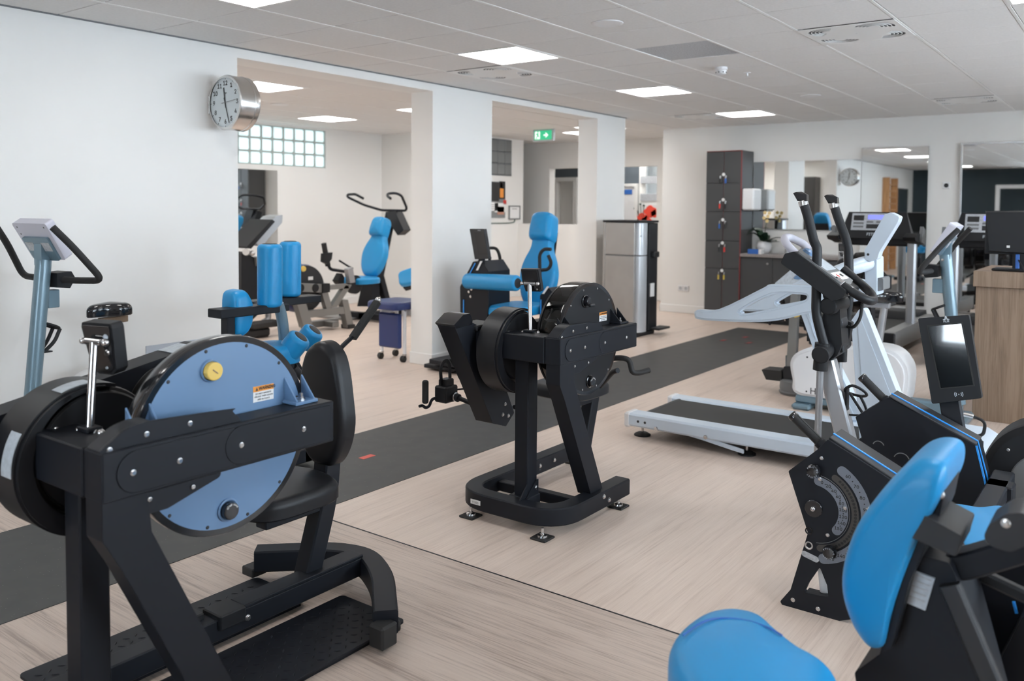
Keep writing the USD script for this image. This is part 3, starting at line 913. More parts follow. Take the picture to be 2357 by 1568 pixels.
    gd = sg.Point(dx - .018, dz - .018).buffer(gr, quad_segs=20).difference(sg.Point(dx, dz).buffer(.176, quad_segs=20)).intersection(sg.Polygon([(dx, dz), (dx + .14, dz + .5), (dx - .6, dz + .5), (dx - .6, dz - .6), (dx - .12, dz - .5)]))
    gm = cat(ext(gd.buffer(-.006), .322, .345, 'y'), ext(gd, .336, .480 if near else .445, 'y'))
    t.part('drum_guard', gm, 'black_vinyl', smooth=50)
    for z in (.908, .802):
        t.part('bolt', bolt((.052, .333, z), (0, -1, 0), .007, .005), 'chrome', parent=dr)
    if near:
        for a0, a1 in ((150, 182), (88, 112)):
            t.part('silver_label', ext(arcband(dx - .018, dz - .018, gr + .0004, gr + .002, a0, a1, 10), .345, .40, 'y'), 'label_silver', parent=dr, label='silver printed label on the drum rim')
    # swing arm and pedals
    if near:
        arm = [(-.30, .880), (.60, 1.052), (.645, 1.045), (.66, .995), (.64, .935), (-.25, .765)]
        aa = t.part('swing_arm', ext(rpoly(arm, .012), .50, .60, 'y'), bm)
        t.part('arm_label', fr(box(0, .075, 0, .085, 0, .001, 0), (.50, .508, 1.0345), unit((.9, 0, .172)), (0, 1, 0)), 'label_silver', parent=aa, smooth=False)
        pa = np.array([.42, .50, .93])
        pd = t.part('pedal', cat(box(.36, .50, .40, .495, .90, .945, .012), cyl((.40, .36, .90), (.40, .50, .90), .012)), 'black_plastic')
        for x, z, r in ((.40, .955, .062), (.52, .985, .052), (.60, 1.02, .045)):
            path = [(x + r * math.cos(a) * 1.05, .45 + .02 * math.sin(2 * a), z - .02 + r * math.sin(a)) for a in np.linspace(math.pi, 0, 12)]
            t.part('foot_strap', bar(path, .022, .004, up=(0, 1, 0), b=.001), 'black_rubber', parent=pd)
        t.part('clamp', cat(cyl((.315, .47, .93), (.315, .50, .93), .018), cyl((.50, .48, .905), (.50, .50, .905), .014)), 'chrome', parent=pd)
    else:
        arm = [(-.165, .950), (-.05, .958), (.075, .905), (.315, .445), (.245, .388), (.135, .425)]
        aa = t.part('swing_arm', ext(rpoly(arm, .008), .49, .60, 'y'), bm)
        t.part('arm_cap', hull([(x, y, z) for y in (.485, .605) for x, z in ((-.172, .953), (-.105, .995), (-.055, .997), (-.035, .962), (-.038, .942), (-.15, .935))]), 'black_gloss', parent=aa)
        t.part('arm_tray', box(-.02, .16, .47, .62, .905, .935, .006), 'black_plastic', parent=aa)
        for x, z in ((.235, .505), (.215, .455), (.262, .440)):
            t.part('bolt', bolt((x, .489, z), (0, -1, 0), .008, .006), 'chrome', parent=aa)
        t.part('tilt_pin', cyl((.33, .50, .47), (.37, .50, .475), .012), 'black_plastic', parent=aa)
        sh = t.part('pedal_shaft', cat(cyl((.21, .60, .468), (.205, .79, .505), .012), cyl((.205, .77, .50), (.205, .80, .507), .022, .004)), 'black_metal')
        pd = t.part('pedal', cat(box(.135, .235, .80, .885, .478, .565, .008), box(.15, .22, .815, .87, .56, .60, .006)), 'black_plastic')
        t.part('pedal_hub', cyl((.20, .785, .507), (.20, .80, .507), .024, .004), 'chrome', parent=pd)
        PD = .045
        lp = [(.145, .84, .57), (.140, .845, .66), (.165, .845, .695), (.20, .845, .695), (.215, .845, .66), (.213, .84, .57)]
        t.part('heel_loop', bar(fillet(lp, .03), .020, .007, up=(0, 1, 0), b=.001), 'black_plastic', parent=pd)
        for pts in ([(.235, .83, .695), (.262, .82, .60), (.305, .81, .545), (.31, .81, .53), (.235, .82, .535)], [(.235, .86, .695), (.285, .84, .62), (.30, .82, .55)], [(.24, .84, .63), (.275, .83, .63)], [(.22, .845, .695), (.24, .845, .695)]):
            t.part('strap_frame', bar(fillet(pts, .012), .008, .012, up=(0, 1, 0), b=.001), 'black_plastic', parent=pd)
        hd = t.part('hand_grip', cyl((.085, .90, .475), (.085, .90, .60), .017, .012), 'grip_rubber')
        t.part('grip_bracket', tube([(.155, .86, .50), (.115, .88, .50), (.115, .90, .455), (.085, .90, .452), (.065, .90, .47), (.04, .90, .47)], .008, .02), 'black_metal', parent=hd)
    # monitor on its chrome rod
    rd = t.part('monitor_rod', cyl((.090, .232, .915), (.118, .258, 1.140), .0105), 'chrome')
    for c, a in (((.118, .258, 1.142), (.25, -1, .0)), ((.090, .232, .912), (.25, -1, 0))):
        a = unit(a); c = np.array(c)
        t.part('ball_joint', cat(cyl(c - a * .028, c + a * .028, .0095, .002), ball(c + a * .040, .011), ball(c - a * .040, .009)), 'chrome', parent=rd)
    t.part('rod_foot', box(.07, .112, .205, .262, .913, .926, .003), 'black_metal', parent=rd)
    ms_ = .92 if near else .78
    mu, mv = ms_ * unit((.20, -1, .02)), ms_ * unit((-.14, .05, 1))
    o = np.array([.128, .262, 1.120 if near else 1.150])
    sh_ = rpoly([(-.060, .075), (.058, .075), (.062, .06), (.050, -.062), (.032, -.078), (-.028, -.078), (-.052, -.060), (-.066, .060)], .008) if near else rpoly([(-.060, .078), (.058, .078), (.064, -.052), (.060, -.062), (-.044, -.064), (-.058, .0)], .006)
    mn = t.part('monitor', fr(ext(sh_, -.058, -.014, 'z'), o, mu, mv), 'black_plastic')
    t.part('monitor_back', fr(ext(sh_.buffer(-.008), -.014, -.010, 'z'), o, mu, mv), 'black_gloss', parent=mn)
    for q, r, m in (((.034, .036, -.0095), .0085, 'label_silver'), ((.028, -.012, -.0095), .010, 'chrome'), ((.018, -.056, -.0095), .004, 'label_silver')) if near else (((.036, -.018, -.0095), .007, 'chrome'), ((.036, -.048, -.0095), .007, 'chrome')):
        t.part('screw', fr(lathe((0, 0, 0), (0, 0, 1), [(0, 0), (r, 0), (r * .8, .004), (0, .004)], 16), o + mu * q[0] + mv * q[1] + np.cross(mu, mv) * q[2], mu, mv), m, parent=mn)
    if not near:
        t.part('monitor_label', fr(box(-.022, .004, -.030, -.016, -.0098, -.0088, 0), o, mu, mv), 'label_silver', parent=mn, smooth=False)
    # seat with backrest at the far end
    tp = spline([(.52 + y, z) for y, z in ((-.132, .69), (-.124, .78), (-.106, .88), (-.080, .950), (-.04, .985), (0, .995), (.04, .985), (.080, .950), (.106, .88), (.124, .78), (.132, .69), (.108, .60), (.06, .535), (0, .52), (-.06, .535), (-.108, .60))], 4)
    bk = t.part('backrest', cushion([(.52 - a, b_) for a, b_ in (np.array(tp) - [.52, 0])], .075, .03, .006, (1.165, 0, 0), (0, -1, 0), (0, 0, 1)) if False else fr(cushion([(a - .52, b_) for a, b_ in tp], .075, .030, .006), (1.175, .52, 0 if near else .05), (0, -1, 0), (0, 0, 1)), 'black_vinyl', label='teardrop padded black backrest')
    t.part('backrest_plate', box(1.165, 1.18, .47, .57, .55, .85, .003), bm, parent=bk)
    so = spline([(.74, .36), (.90, .33), (1.06, .36), (1.11, .52), (1.06, .68), (.90, .71), (.74, .68), (.70, .52)], 5)
    t.part('seat', cushion(so, .070, .032, .008, (0, 0, .445), (1, 0, 0), (0, 1, 0)), 'black_vinyl')
    t.part('seat_bracket', cat(box(.80, 1.10, .46, .58, .415, .446, .004), box(.84, 1.12, .49, .55, .36, .42, .004)), bm)
    sp = t.part('seat_post', bar([(1.04, .52, .10), (1.135, .52, .40), (1.175, .52, .80)], .075, .075, .08, up=(0, 1, 0)), bm)
    if not near:
        t.part('seat_lever', tube([(.72, .20, .70), (.74, .12, .715), (.77, .07, .71), (.765, .05, .64), (.80, .03, .635), (.86, .0, .645)], .015, .03), 'black_rubber')
        t.part('lever_tube', tube([(.86, .30, .52), (.72, .14, .64), (.70, .10, .655)], .014, .02), bm)
    # base
    if near:
        b_ = t.part('rear_foot', bar([(1.075, .865, .09), (1.285, .64, .09), (1.325, .49, .09), (1.225, .30, .09), (1.01, .07, .09)], .085, .085, .11, fn=8), bm)
        t.part('foot_cap', box(.955, 1.03, .03, .10, .02, .10, .008), 'black_rubber', parent=b_)
        t.part('foot_cap', box(1.04, 1.11, .84, .91, .025, .06, .004), 'black_rubber', parent=b_)
        t.part('level_foot', cyl((1.05, .10, .05), (1.085, .075, .05), .018, .006), 'black_rubber', parent=b_)
        cb = t.part('centre_rail', cat(box(-.35, 1.27, .455, .53, .062, .135, .004), box(.72, 1.27, .452, .533, .134, .148, .003)), bm)
        for x, z in ((.48, .098), (.735, .10)):
            t.part('bolt', bolt((x, .455, z), (0, -1, 0), .009, .008), 'chrome', parent=cb)
        t.part('rail_coupling', box(.62, .72, .44, .545, .10, .150, .004), 'black_plastic', parent=cb)
        t.part('rail_latch', box(.55, .60, .50, .56, .12, .155, .004), 'black_plastic', parent=cb)
        t.part('rail_latch', box(.12, .18, .53, .60, .06, .10, .004), 'black_plastic', parent=cb)
        for (x0, x1, y0, y1) in ((-.25, 1.16, .12, .452), (.16, 1.06, .535, .84)):
            pl = t.part('footplate', ext(sg.box(x0, y0, x1, y1).buffer(-.02).buffer(.02), .018, .026, 'z'), bm, label='black chequer footplate')
            rb = []
            nx, ny = int((x1 - x0 - .04) / .036), int((y1 - y0 - .03) / .036)
            for i in range(nx):
                for k in range(ny):
                    x, y = x0 + .035 + i * .036, y0 + .03 + k * .036
                    s = 1 if (i + k) % 2 else -1
                    e, g = unit((1, s, 0)), unit((-s, 1, 0))
                    rb.append(fr(hull([(-.014, 0, 0), (.014, 0, 0), (0, .0035, 0), (0, -.0035, 0), (-.008, 0, .0022), (.008, 0, .0022)]), (x, y, .026), e, g))
            t.part('chequer_ribs', cat(rb), bm, parent=pl, kind='stuff')
            t.part('plate_edge', box(x0 + .02, x1 - .02, y0 + .012, y0 + .02, 0, .019, .001), bm, parent=pl)
        t.part('front_foot', bar([(-.30, .0, .06), (-.06, .0, .06), (-.06, .56, .06), (-.30, .56, .06)], .085, .075, .12), bm)
        t.part('rubber_foot', box(.40, .62, -.075, .035, .0, .055, .006), 'black_rubber')
    else:
        ub = t.part('base_tube', bar([(.60, .008, .088), (-.012, .008, .088), (-.012, .565, .088), (1.10, .565, .088)], .086, .084, .17, fn=10), bm, label='U-shaped black base tube')
        t.part('cross_bar', box(.22, .27, .045, .53, .055, .105, .004), bm)
        t.part('gusset', cat(ext([(.050, .13), (.050, .19), (-.01, .13)], .213, .220, 'y'), ext([(.13, .13), (.13, .20), (.115, .20), (.03, .13)], .205, .213, 'y'), box(.03, .14, .20, .31, .05, .13, .003)), bm)
        t.part('bolt', bolt((.108, .205, .165), (0, -1, 0), .009, .007), 'chrome')
        for x, y in ((.34, 0), (.39, 0)):
            t.part('bolt', bolt((x, -.035, .088 + (.02 if x < .36 else -.01)), (0, -1, 0), .0095, .008), 'chrome', parent=ub)
        for x in (.50, .60, .74):
            t.part('bolt', bolt((x, .522, .092), (0, -1, 0), .0095, .008), 'chrome', parent=ub)
        t.part('type_label', cat(box(-.0565, -.0553, .415, .475, .075, .098, 0)), 'paper_white', parent=ub, smooth=False, label='small white type label')
        t.part('type_text', text('T 300', .010, (-.0566, .465, .080), (0, -1, 0), (0, 0, 1), .0004), 'mid_grey', parent=ub)
        for x, y in ((-.035, .49), (-.052, .055), (.525, -.012), (1.02, .565)):
            ft = t.part('levelling_foot', box(x - .042, x + .042, y - .042, y + .042, 0, .010, .003), 'black_rubber')
            t.part('foot_stud', cat(cyl((x, y, .01), (x, y, .05), .007), lathe((x, y, .010), (0, 0, 1), [(.024, 0), (.022, .008), (.010, .012), (.010, .016), (0, .016)], 20)), 'chrome', parent=ft)
    return t


erg_near = ergometer('black arm ergometer with pale blue drum face and yellow cap, nearest to the camera', (1.03, 1.97, 0), True)
erg_mid = ergometer('black arm ergometer with black drum face and clear rim, standing mid-floor', (3.22, 2.115, 0), False)
copy_of(erg_mid, (7.62, 1.87, 0), label='far black ergometer with small monitor, half hidden behind the white treadmill')

# ================================================================== EXERCISE BIKES (local x towards the rider, origin on the floor under the post)
def pxY(pts, Y):
    return [(lambda p: (p[0], p[2]))(PY(x, y, Y)) for x, y in pts]


def pxX(pts, X):
    return [(lambda p: (p[1], p[2]))(PX(x, y, X)) for x, y in pts]


def pxZ(pts, Z):
    return [(lambda p: (p[0], p[1]))(PZ(x, y, Z)) for x, y in pts]


def bike(label, base, rot, saddle):
    t = Thing('exercise_bike', label, 'exercise bike', base, local=True, rot=rot)
    po = t.part('steering_post', tube([(.05, 0, .16), (.165, 0, 1.20)], .041, n=24), 'blue_grey')
    t.part('post_bolt', bolt((.175, .035, 1.165), (.3, 1, 0), .010, .006), 'chrome', parent=po)
    t.part('post_bracket', box(.17, .24, -.028, .028, .93, 1.03, .004), 'blue_grey', parent=po)
    # bottle holder
    bh = t.part('bottle_holder', box(.110, .135, -.025, .025, .68, .88, .003), 'black_plastic')
    t.part('holder_ring', tube([(.15 + .045 + .045 * math.cos(a), .045 * math.sin(a),   .83 - .02 * math.cos(a)) for a in np.linspace(0, 2 * np.pi, 20, endpoint=False)], .008, closed=True), 'black_plastic', parent=bh)
    for s in (-1, 1):
        t.part('holder_rib', tube([(.235, s * .03, .81), (.20, s * .03, .74), (.145, s * .015, .69)], .010, .03), 'black_plastic', parent=bh)
    t.part('holder_foot', box(.12, .19, -.03, .03, .685, .692, .002), 'black_plastic', parent=bh)
    # console tilted towards the rider
    cu, cv = np.array([0, 1.0, 0]), unit((-.52, 0, .85))
    o = np.array([.155, 0, 1.315])
    co = t.part('console', fr(ext(rpoly([(-.135, .115), (.135, .115), (.14, .10), (.135, -.12), (-.135, -.12), (-.14, .10)], .012), -.022, .030, 'z'), o, cu, cv), 'lilac_plastic', smooth=25)
    t.part('console_rear', fr(ext(rpoly([(-.105, .03), (.105, .03), (.105, -.118), (-.105, -.118)], .012), -.036, -.020, 'z'), o, cu, cv), 'blue_grey', parent=co)
    for s in (-1, 1):
        t.part('rating_plate', fr(box(s * .065 - .032, s * .065 + .032, -.055, .0, -.0375, -.0355, 0), o, cu, cv), 'label_grey', parent=co)
    for x, y in ((-.11, .09), (.11, .09), (.11, .045)):
        t.part('screw', fr(lathe((0, 0, 0), (0, 0, 1), [(0, 0), (.005, 0), (.005, .001), (0, .001)], 10), o + cu * x + cv * y - np.cross(cu, cv) * .0235, cu, cv), 'mid_grey', parent=co)
    t.part('screen', fr(box(-.10, .10, -.03, .085, .0295, .032, .001), o, cu, cv), 'screen_dark', parent=co)
    t.part('console_neck', hull([(.13, y, z) for y in (-.03, .03) for z in (1.17, 1.22)] + [tuple(o + cu * y + cv * z - np.cross(cu, cv) * .03) for y in (-.03, .03) for z in (-.11, .0)]), 'blue_grey', parent=co)
    # handlebar
    hb_ = t.part('handlebar', tube([(.05, -.235, 1.385), (.14, -.27, 1.28), (.275, -.335, 1.09), (.25, -.16, 1.085), (.24, 0, 1.085), (.25, .16, 1.085), (.275, .335, 1.09), (.14, .27, 1.28), (.05, .235, 1.385)], .0185, .06, n=14), 'grip_rubber')
    t.part('bar_clamp', hull([(x, y, z) for y in (-.06, .06) for x, z in ((.20, 1.10), (.20, 1.125), (.29, 1.13), (.315, 1.09), (.28, 1.035), (.20, 1.045))]), 'black_plastic', parent=hb_)
    # body shell and base
    sh = sg.Polygon(spline([(.42, .10), (.36, .26), (.38, .42), (.52, .52), (.90, .50), (1.10, .45), (1.19, .36), (1.175, .22), (1.13, .105), (.75, .095)], 6))
    bd = t.part('body_shell', cat(ext(sh.buffer(-.025), -.155, .155, 'y'), ext(sh, -.13, .13, 'y')), 'white_plastic', smooth=50)
    t.part('body_base', box(.40, 1.15, -.14, .14, .045, .10, .01), 'blue_grey')
    t.part('main_tube', box(.03, .45, -.05, .05, .04, .16, .012), 'blue_grey')
    t.part('front_stabiliser', box(.0, .14, -.30, .30, .0, .06, .015), 'blue_grey')
    t.part('rear_stabiliser', box(1.02, 1.16, -.20, .20, .0, .045, .015), 'blue_grey')
    for x, z in ((1.06, .40), (1.06, .14), (.55, .42)):
        t.part('shell_screw', lathe((x, .1555, z), (0, 1, 0), [(0, 0), (.007, 0), (.006, .001), (0, .001)], 10), 'dark_grey', parent=bd)
    for k, ch in enumerate('HEP'):
        t.part('brand_letter', text(ch, .048, (1.035 - .105 * k, .1556, .125), (-1, 0, 0), (0, 0, 1), .001), 'ink', parent=bd)
    t.part('brand_mark', cat([fr(ext(sg.LineString(l).buffer(.004), 0, .001, 'z'), (.88, .1556, .185), (-1, 0, 0), (0, 0, 1)) for l in ([(-.04, .03), (0, .01), (-.04, -.0)], [(.02, .03), (.06, .012), (.02, -.005)])]), 'ink', parent=bd)
    # saddle
    st = t.part('saddle_post', cat(tube([(.60, 0, .45), (.56, 0, .80)], .026, n=18), box(.52, .70, -.025, .025, .795, .835, .004)), 'saddle_brown' if saddle else 'silver_paint')
    so = spline([(.69, .0), (.685, .07), (.66, .095), (.60, .09), (.53, .045), (.46, .028), (.43, 0), (.46, -.028), (.53, -.045), (.60, -.09), (.66, -.095), (.685, -.07)], 4)
    sd = t.part('saddle', cushion(so, .075, .040, .006, (0, 0, .845), (1, 0, 0), (0, 1, 0)), 'black_gloss')
    for s in (-1, 1):
        t.part('crank', cat(cyl((.60, s * .16, .30), (.60, s * .19, .30), .03, .004), box(.59, .61, s * .175 - .008, s * .175 + .008, .14, .30, .004)), 'silver_paint', parent=bd)
        t.part('pedal', box(.55, .65, s * .19, s * .285, .125, .155, .006), 'black_plastic', parent=bd)
    return t


bike('white exercise bike with blue-grey post by the clock wall, seen from its front', (2.09, 4.87, 0), 11, True)
bike('white exercise bike with slanted console in front of the oak desk', (6.62, .97, 0), 90, False)


# ================================================================== UPHOLSTERY SHARED BY THE TRAINING CHAIRS
def pad(t, name, outline, th, er, dome, o, u, v, m='blue_vinyl', per=4, **k):
    return t.part(name, cushion(spline(outline, per), th, er, dome, o, u, v), m, smooth=60, **k)


def roll(t, name, p, q, r, m='blue_vinyl', end='black_plastic'):
    p, q = np.array(p, float), np.array(q, float); e = unit(q - p)
    rr = t.part(name, cyl(p, q, r, min(.025, r * .4), 32), m, smooth=60)
    for c, s in ((p, -1), (q, 1)):
        t.part('end_cap', lathe(c - e * s * .002, e * s, [(0, .006), (r * .5, .006), (r * .62, .003), (r * .64, 0)], 24), end, parent=rr)
    return rr


CH = [(0, 0), (.10, .02), (.175, .12), (.215, .27), (.22, .40), (.185, .53), (.135, .64), (.118, .72), (.125, .82), (.128, .90), (.095, .985), (.04, 1.02)]
CHAIR_BACK = CH + [(-a, b) for a, b in CH[:0:-1]]

# ------------------------------------------------------------------ leg trainer by the pillar
J = Thing('leg_press', 'blue and black leg training chair with tablet, in front of the white pillar', 'training machine', (6.5, 4.75, 0))
rl0, rl1 = PX(1073, 647, 6.1), PX(1192, 652, 6.05)
roll(J, 'leg_roll', rl0, rl1, .072)
bo = PX(1222, 716, 6.62); to = PX(1250, 505, 6.95)
vv = unit(to - bo); uu = np.array([0, -1.0, 0])
L = np.linalg.norm(to - bo)
bk = pad(J, 'backrest', [(a * .93, b * L / 1.02) for a, b in CHAIR_BACK], .10, .055, .012, bo + np.array([.10, 0, 0]), uu, vv)
pad(J, 'headrest', [(-.125, .70), (-.06, .675), (.06, .675), (.125, .70), (.125, .86), (.09, .96), (-.09, .96), (-.125, .86)], .17, .07, .012, bo + np.array([.10, 0, 0]), uu, vv, parent=bk)
J.part('back_plate', fr(box(-.12, .12, .1, .8, -.02, .0, .004), bo + np.array([.10, 0, 0]), uu, vv), 'black_metal', parent=bk)
sc = PX(1200, 697, 6.45)
pad(J, 'seat', [(-.25, -.21), (.10, -.22), (.24, -.18), (.26, 0), (.24, .18), (.10, .22), (-.25, .21), (-.28, 0)], .085, .04, .008, (sc[0] - .05, sc[1], sc[2] - .09), (1, 0, 0), (0, 1, 0))
# left housing with tablet
hl = [(1062, 660), (1092, 602), (1112, 600), (1128, 625), (1128, 700), (1112, 820), (1064, 820)]
h1 = J.part('side_housing', ext(rpoly(pxX(hl, 6.12), .01), 6.10, 6.42, 'x'), 'black_metal')
J.part('blue_stripe', cat(*[bar([PX(*a, 6.095), PX(*b, 6.095)], .010, .006, up=(1, 0, 0), b=.001) for a, b in (((1068, 655), (1094, 606)), ((1067, 690), (1067, 810)))]), 'blue_trim', parent=h1)
J.part('angle_label', fr(box(-.012, .012, -.05, .05, 0, .002, 0), PX(1103, 612, 6.094), (0, -1, 0), unit((0, -.5, .85))), 'paper_white', parent=h1)
for q in ((1079, 672), (1085, 666), (1083, 683)):
    J.part('bolt', bolt(PX(*q, 6.10), (-1, 0, 0), .010, .006), 'chrome', parent=h1)
tb = pxX([(1084, 527), (1117, 527), (1128, 596), (1096, 597)], 6.14)
tt = J.part('tablet', ext(rpoly(tb, .006), 6.12, 6.16, 'x'), 'dark_grey', label='dark upright tablet on a stalk')
J.part('screen', ext(pxX([(1092, 534), (1114, 534), (1123, 586), (1101, 587)], 6.118), 6.115, 6.120, 'x'), 'screen_grey', parent=tt, smooth=False)
J.part('tablet_logo', fr(text('HUR', .012, (0, 0, 0), (1, 0, 0), (0, 1, 0), .001, False, True), PX(1103, 532, 6.116), (0, -1, 0), (0, 0, 1)), 'label_grey', parent=tt)
J.part('tablet_stalk', ext(pxX([(1103, 596), (1112, 596), (1114, 608), (1124, 622), (1096, 622)], 6.14), 6.13, 6.17, 'x'), 'black_metal', parent=tt)
# right housing
h2 = J.part('side_housing', ext(rpoly(pxX([(1246, 680), (1264, 661), (1287, 686), (1290, 760), (1244, 770)], 6.42), .01), 6.40, 6.62, 'x'), 'black_metal')
J.part('blue_stripe', bar([PX(1245, 690, 6.395), PX(1244, 765, 6.395)], .010, .006, up=(1, 0, 0), b=.001), 'blue_trim', parent=h2)
J.part('angle_label', fr(box(-.012, .012, -.045, .045, 0, .002, 0), PX(1256, 668, 6.394), (0, -1, 0), unit((0, -.6, .8))), 'paper_white', parent=h2)
for X_, pts in ((6.75, [(1151, 700), (1151, 590), (1143, 571), (1128, 571)]), (6.75, [(1128, 592), (1125, 610), (1132, 616), (1150, 615)]), (6.5, [(1243, 660), (1242, 585), (1252, 573), (1268, 574)]), (6.5, [(1243, 622), (1262, 621), (1270, 606), (1262, 588)])):
    J.part('grab_handle', tube([PX(*q, X_) for q in pts], .016, .06), 'grip_rubber')
J.part('seat_frame', cat(box(6.15, 6.95, 4.62, 4.74, .10, .36, .01), box(6.10, 6.2, 4.45, 5.15, .02, .10, .008), box(6.85, 6.95, 4.40, 5.05, .02, .10, .008), box(6.3, 6.5, 4.62, 4.74, .30, .52, .01)), 'black_metal')
J.part('base_plate', box(5.85, 6.45, 4.80, 5.36, .02, .055, .006), 'black_metal')
J.part('foot_plate', box(5.80, 6.10, 4.82, 5.25, .075, .12, .006), 'black_metal')

# ================================================================== TRUNK TRAINER (blue upright rolls) behind the near ergometer
D = Thing('trunk_trainer', 'trunk trainer with two upright blue rolls, behind the pale blue drum', 'training machine', (3.1, 4.0, 0))
YD = 3.9
roll(D, 'upright_roll', PY(621, 707, YD), PY(621, 562, YD), .068)
roll(D, 'upright_roll', PY(668, 683, 4.25), PY(668, 556, 4.25), .066)
f1 = D.part('roll_bar', cat(box(2.66, 3.04, 3.86, 3.98, .915, .962, .004)), 'black_metal')
D.part('roll_bar', box(3.10, 3.62, 4.19, 4.31, .90, .945, .004), 'black_metal')
D.part('bar_link', box(3.10, 3.2, 3.98, 4.2, .90, .94, .004), 'black_metal')
D.part('front_post', box(2.725, 2.775, 3.90, 3.96, .10, .93, .004), 'black_metal')
c = PY(552, 718, YD + .05)
D.part('back_pad', fr(cushion(spline([(-.01, .12), (.03, .11), (.065, .05), (.07, -.02), (.055, -.09), (.015, -.13), (-.055, -.13), (-.066, 0), (-.058, .10)], 5), .12, .05, .006), (c[0], c[1] + .07, c[2]), (1, 0, 0), (0, 0, 1)), 'blue_vinyl', smooth=60)
D.part('pad_tube', cyl(PY(548, 770, YD), PY(548, 860, YD), .018), 'silver_paint')
D.part('arched_tube', tube([PY(640, 700, 4.0), PY(648, 725, 4.0), PY(654, 770, 4.0), PY(656, 850, 4.0), PY(656, 1000, 4.0)], .032, .1, n=18), 'blue_grey')
s0 = PY(640, 800, YD)
D.part('seat', fr(cushion(spline([(-.19, -.12), (.05, -.14), (.14, -.08), (.15, 0), (.14, .08), (.05, .14), (-.19, .12), (-.22, 0)], 5), .11, .05, .01), (s0[0] - .01, s0[1] + .05, s0[2] - .09), (1, 0, 0), (0, 1, 0)), 'blue_vinyl', smooth=60)
for q, (dx_, dy_, dz_) in (((677, 795), (.02, -.035, .05)), ((710, 778), (.02, -.035, .05))):
    c = PY(*q, YD - .06 if q[0] < 700 else YD + .16); e = unit((dx_, dy_, dz_))
    rr = D.part('hip_roll', cyl(c - e * .065, c + e * .065, .068, .025, 28), 'blue_vinyl', smooth=60)
    D.part('end_cap', lathe(c + e * .063, e, [(0, .006), (.034, .006), (.042, .002), (.044, 0)], 24), 'black_plastic', parent=rr)
D.part('roll_link', cat(bar([PY(668, 815, YD), PY(700, 868, YD), PY(720, 900, YD)], .035, .03, .03), bar([PY(690, 870, YD), PY(740, 848, YD)], .03, .03)), 'black_metal')
D.part('cylinder', cyl(PY(676, 845, YD - .03), PY(698, 872, YD - .03), .022, .003), 'dark_grey')
lv = D.part('lever', bar([PY(742, 850, YD), PY(790, 795, YD), PY(812, 775, YD), PY(830, 745, YD)], .030, .022, .03), 'black_metal')
D.part('lever_grip', bar([PY(812, 778, YD), PY(868, 696, YD)], .052, .044, b=.014), 'grip_rubber', parent=lv)
D.part('lever_tip', ball(PY(870, 691, YD), .02), 'steel', parent=lv)
D.part('base_frame', cat(box(2.72, 3.3, 3.85, 3.95, .03, .11, .006), box(2.9, 3.0, 3.82, 4.35, .03, .10, .006), box(3.2, 3.28, 3.85, 4.35, .03, .10, .006), box(3.04, 3.14, 3.86, 3.94, .09, .66, .006)), 'black_metal')

# ================================================================== SIDE ROOM
# stepper with slanted display
S = Thing('stair_stepper', 'black stair stepper with a slanted grey display arm, in the side room', 'exercise machine', (6.0, 8.4, 0))
YS = 8.3
S.part('display_arm', ext(rpoly(pxY([(570, 553), (622, 498), (638, 494), (637, 512), (597, 560), (583, 566)], YS), .01), YS - .10, YS + .14, 'y'), 'silver_paint')
S.part('display', ext(rpoly(pxY([(553, 568), (612, 505), (618, 510), (563, 572)], YS), .004), YS - .12, YS + .30, 'y'), 'black_plastic')
S.part('clamp', cyl(PY(566, 580, YS - .12), PY(570, 583, YS + .1), .04), 'steel')
S.part('knob', ball(PY(581, 583, YS - .1), .03), 'chrome')
S.part('column', ext(rpoly(pxY([(548, 575), (590, 600), (608, 660), (590, 720), (548, 760)], YS), .03), YS - .06, YS + .3, 'y'), 'black_plastic')
S.part('grey_bracket', ext(pxY([(577, 592), (588, 590), (600, 605), (580, 612)], YS), YS - .10, YS, 'y'), 'grey_metal')
S.part('side_wing', ext(rpoly(pxY([(590, 600), (618, 560), (622, 600), (604, 720), (590, 720)], YS + .3), .02), YS + .22, YS + .3, 'y'), 'grey_metal')
S.part('foot', box(5.75, 6.25, 8.1, 8.6, .0, .12, .03), 'black_rubber')
S.part('pedal', box(5.95, 6.3, 8.02, 8.15, .12, .20, .02), 'black_rubber')
S.part('rear_tube', tube([PY(606, 742, 8.3), PY(618, 735, 8.3), PY(615, 700, 8.3)], .035, .05), 'silver_paint')

# grey-framed ergometer with blue drum
G = Thing('rower_ergometer', 'grey-framed ergometer with a dark blue drum, in the side room', 'exercise machine', (7.0, 8.0, 0))
YG = 7.9
gm_ = 'grey_metal'
poly = lambda pts, y0, y1, r=.006: ext(rpoly(pxY(pts, YG), r), y0, y1, 'y')
G.part('side_beam', poly([(660, 651), (742, 654), (742, 674), (660, 670)], YG, YG + .07), gm_)
G.part('beam_cap', poly([(741, 653), (757, 652), (757, 672), (741, 675)], YG - .02, YG + .12), 'black_plastic')
for x in (692, 726):
    c = PY(x, 663, YG); G.part('round_cover', lathe((c[0], YG, c[2]), (0, -1, 0), [(0, .012), (.045, .012), (.05, .006), (.052, 0)], 24), 'black_plastic')
G.part('drum', lathe((PY(705, 663, YG + .1)[0], YG + .10, PY(705, 665, YG + .1)[2]), (0, 1, 0), [(0, 0), (.275, 0), (.28, .01), (.28, .02)], 48), 'dark_grey')
G.part('drum_band', lathe((PY(705, 663, YG + .1)[0], YG + .12, PY(705, 665, YG + .1)[2]), (0, 1, 0), [(.28, 0), (.29, .03), (.29, .16), (.27, .2), (0, .2)], 48), 'navy_vinyl')
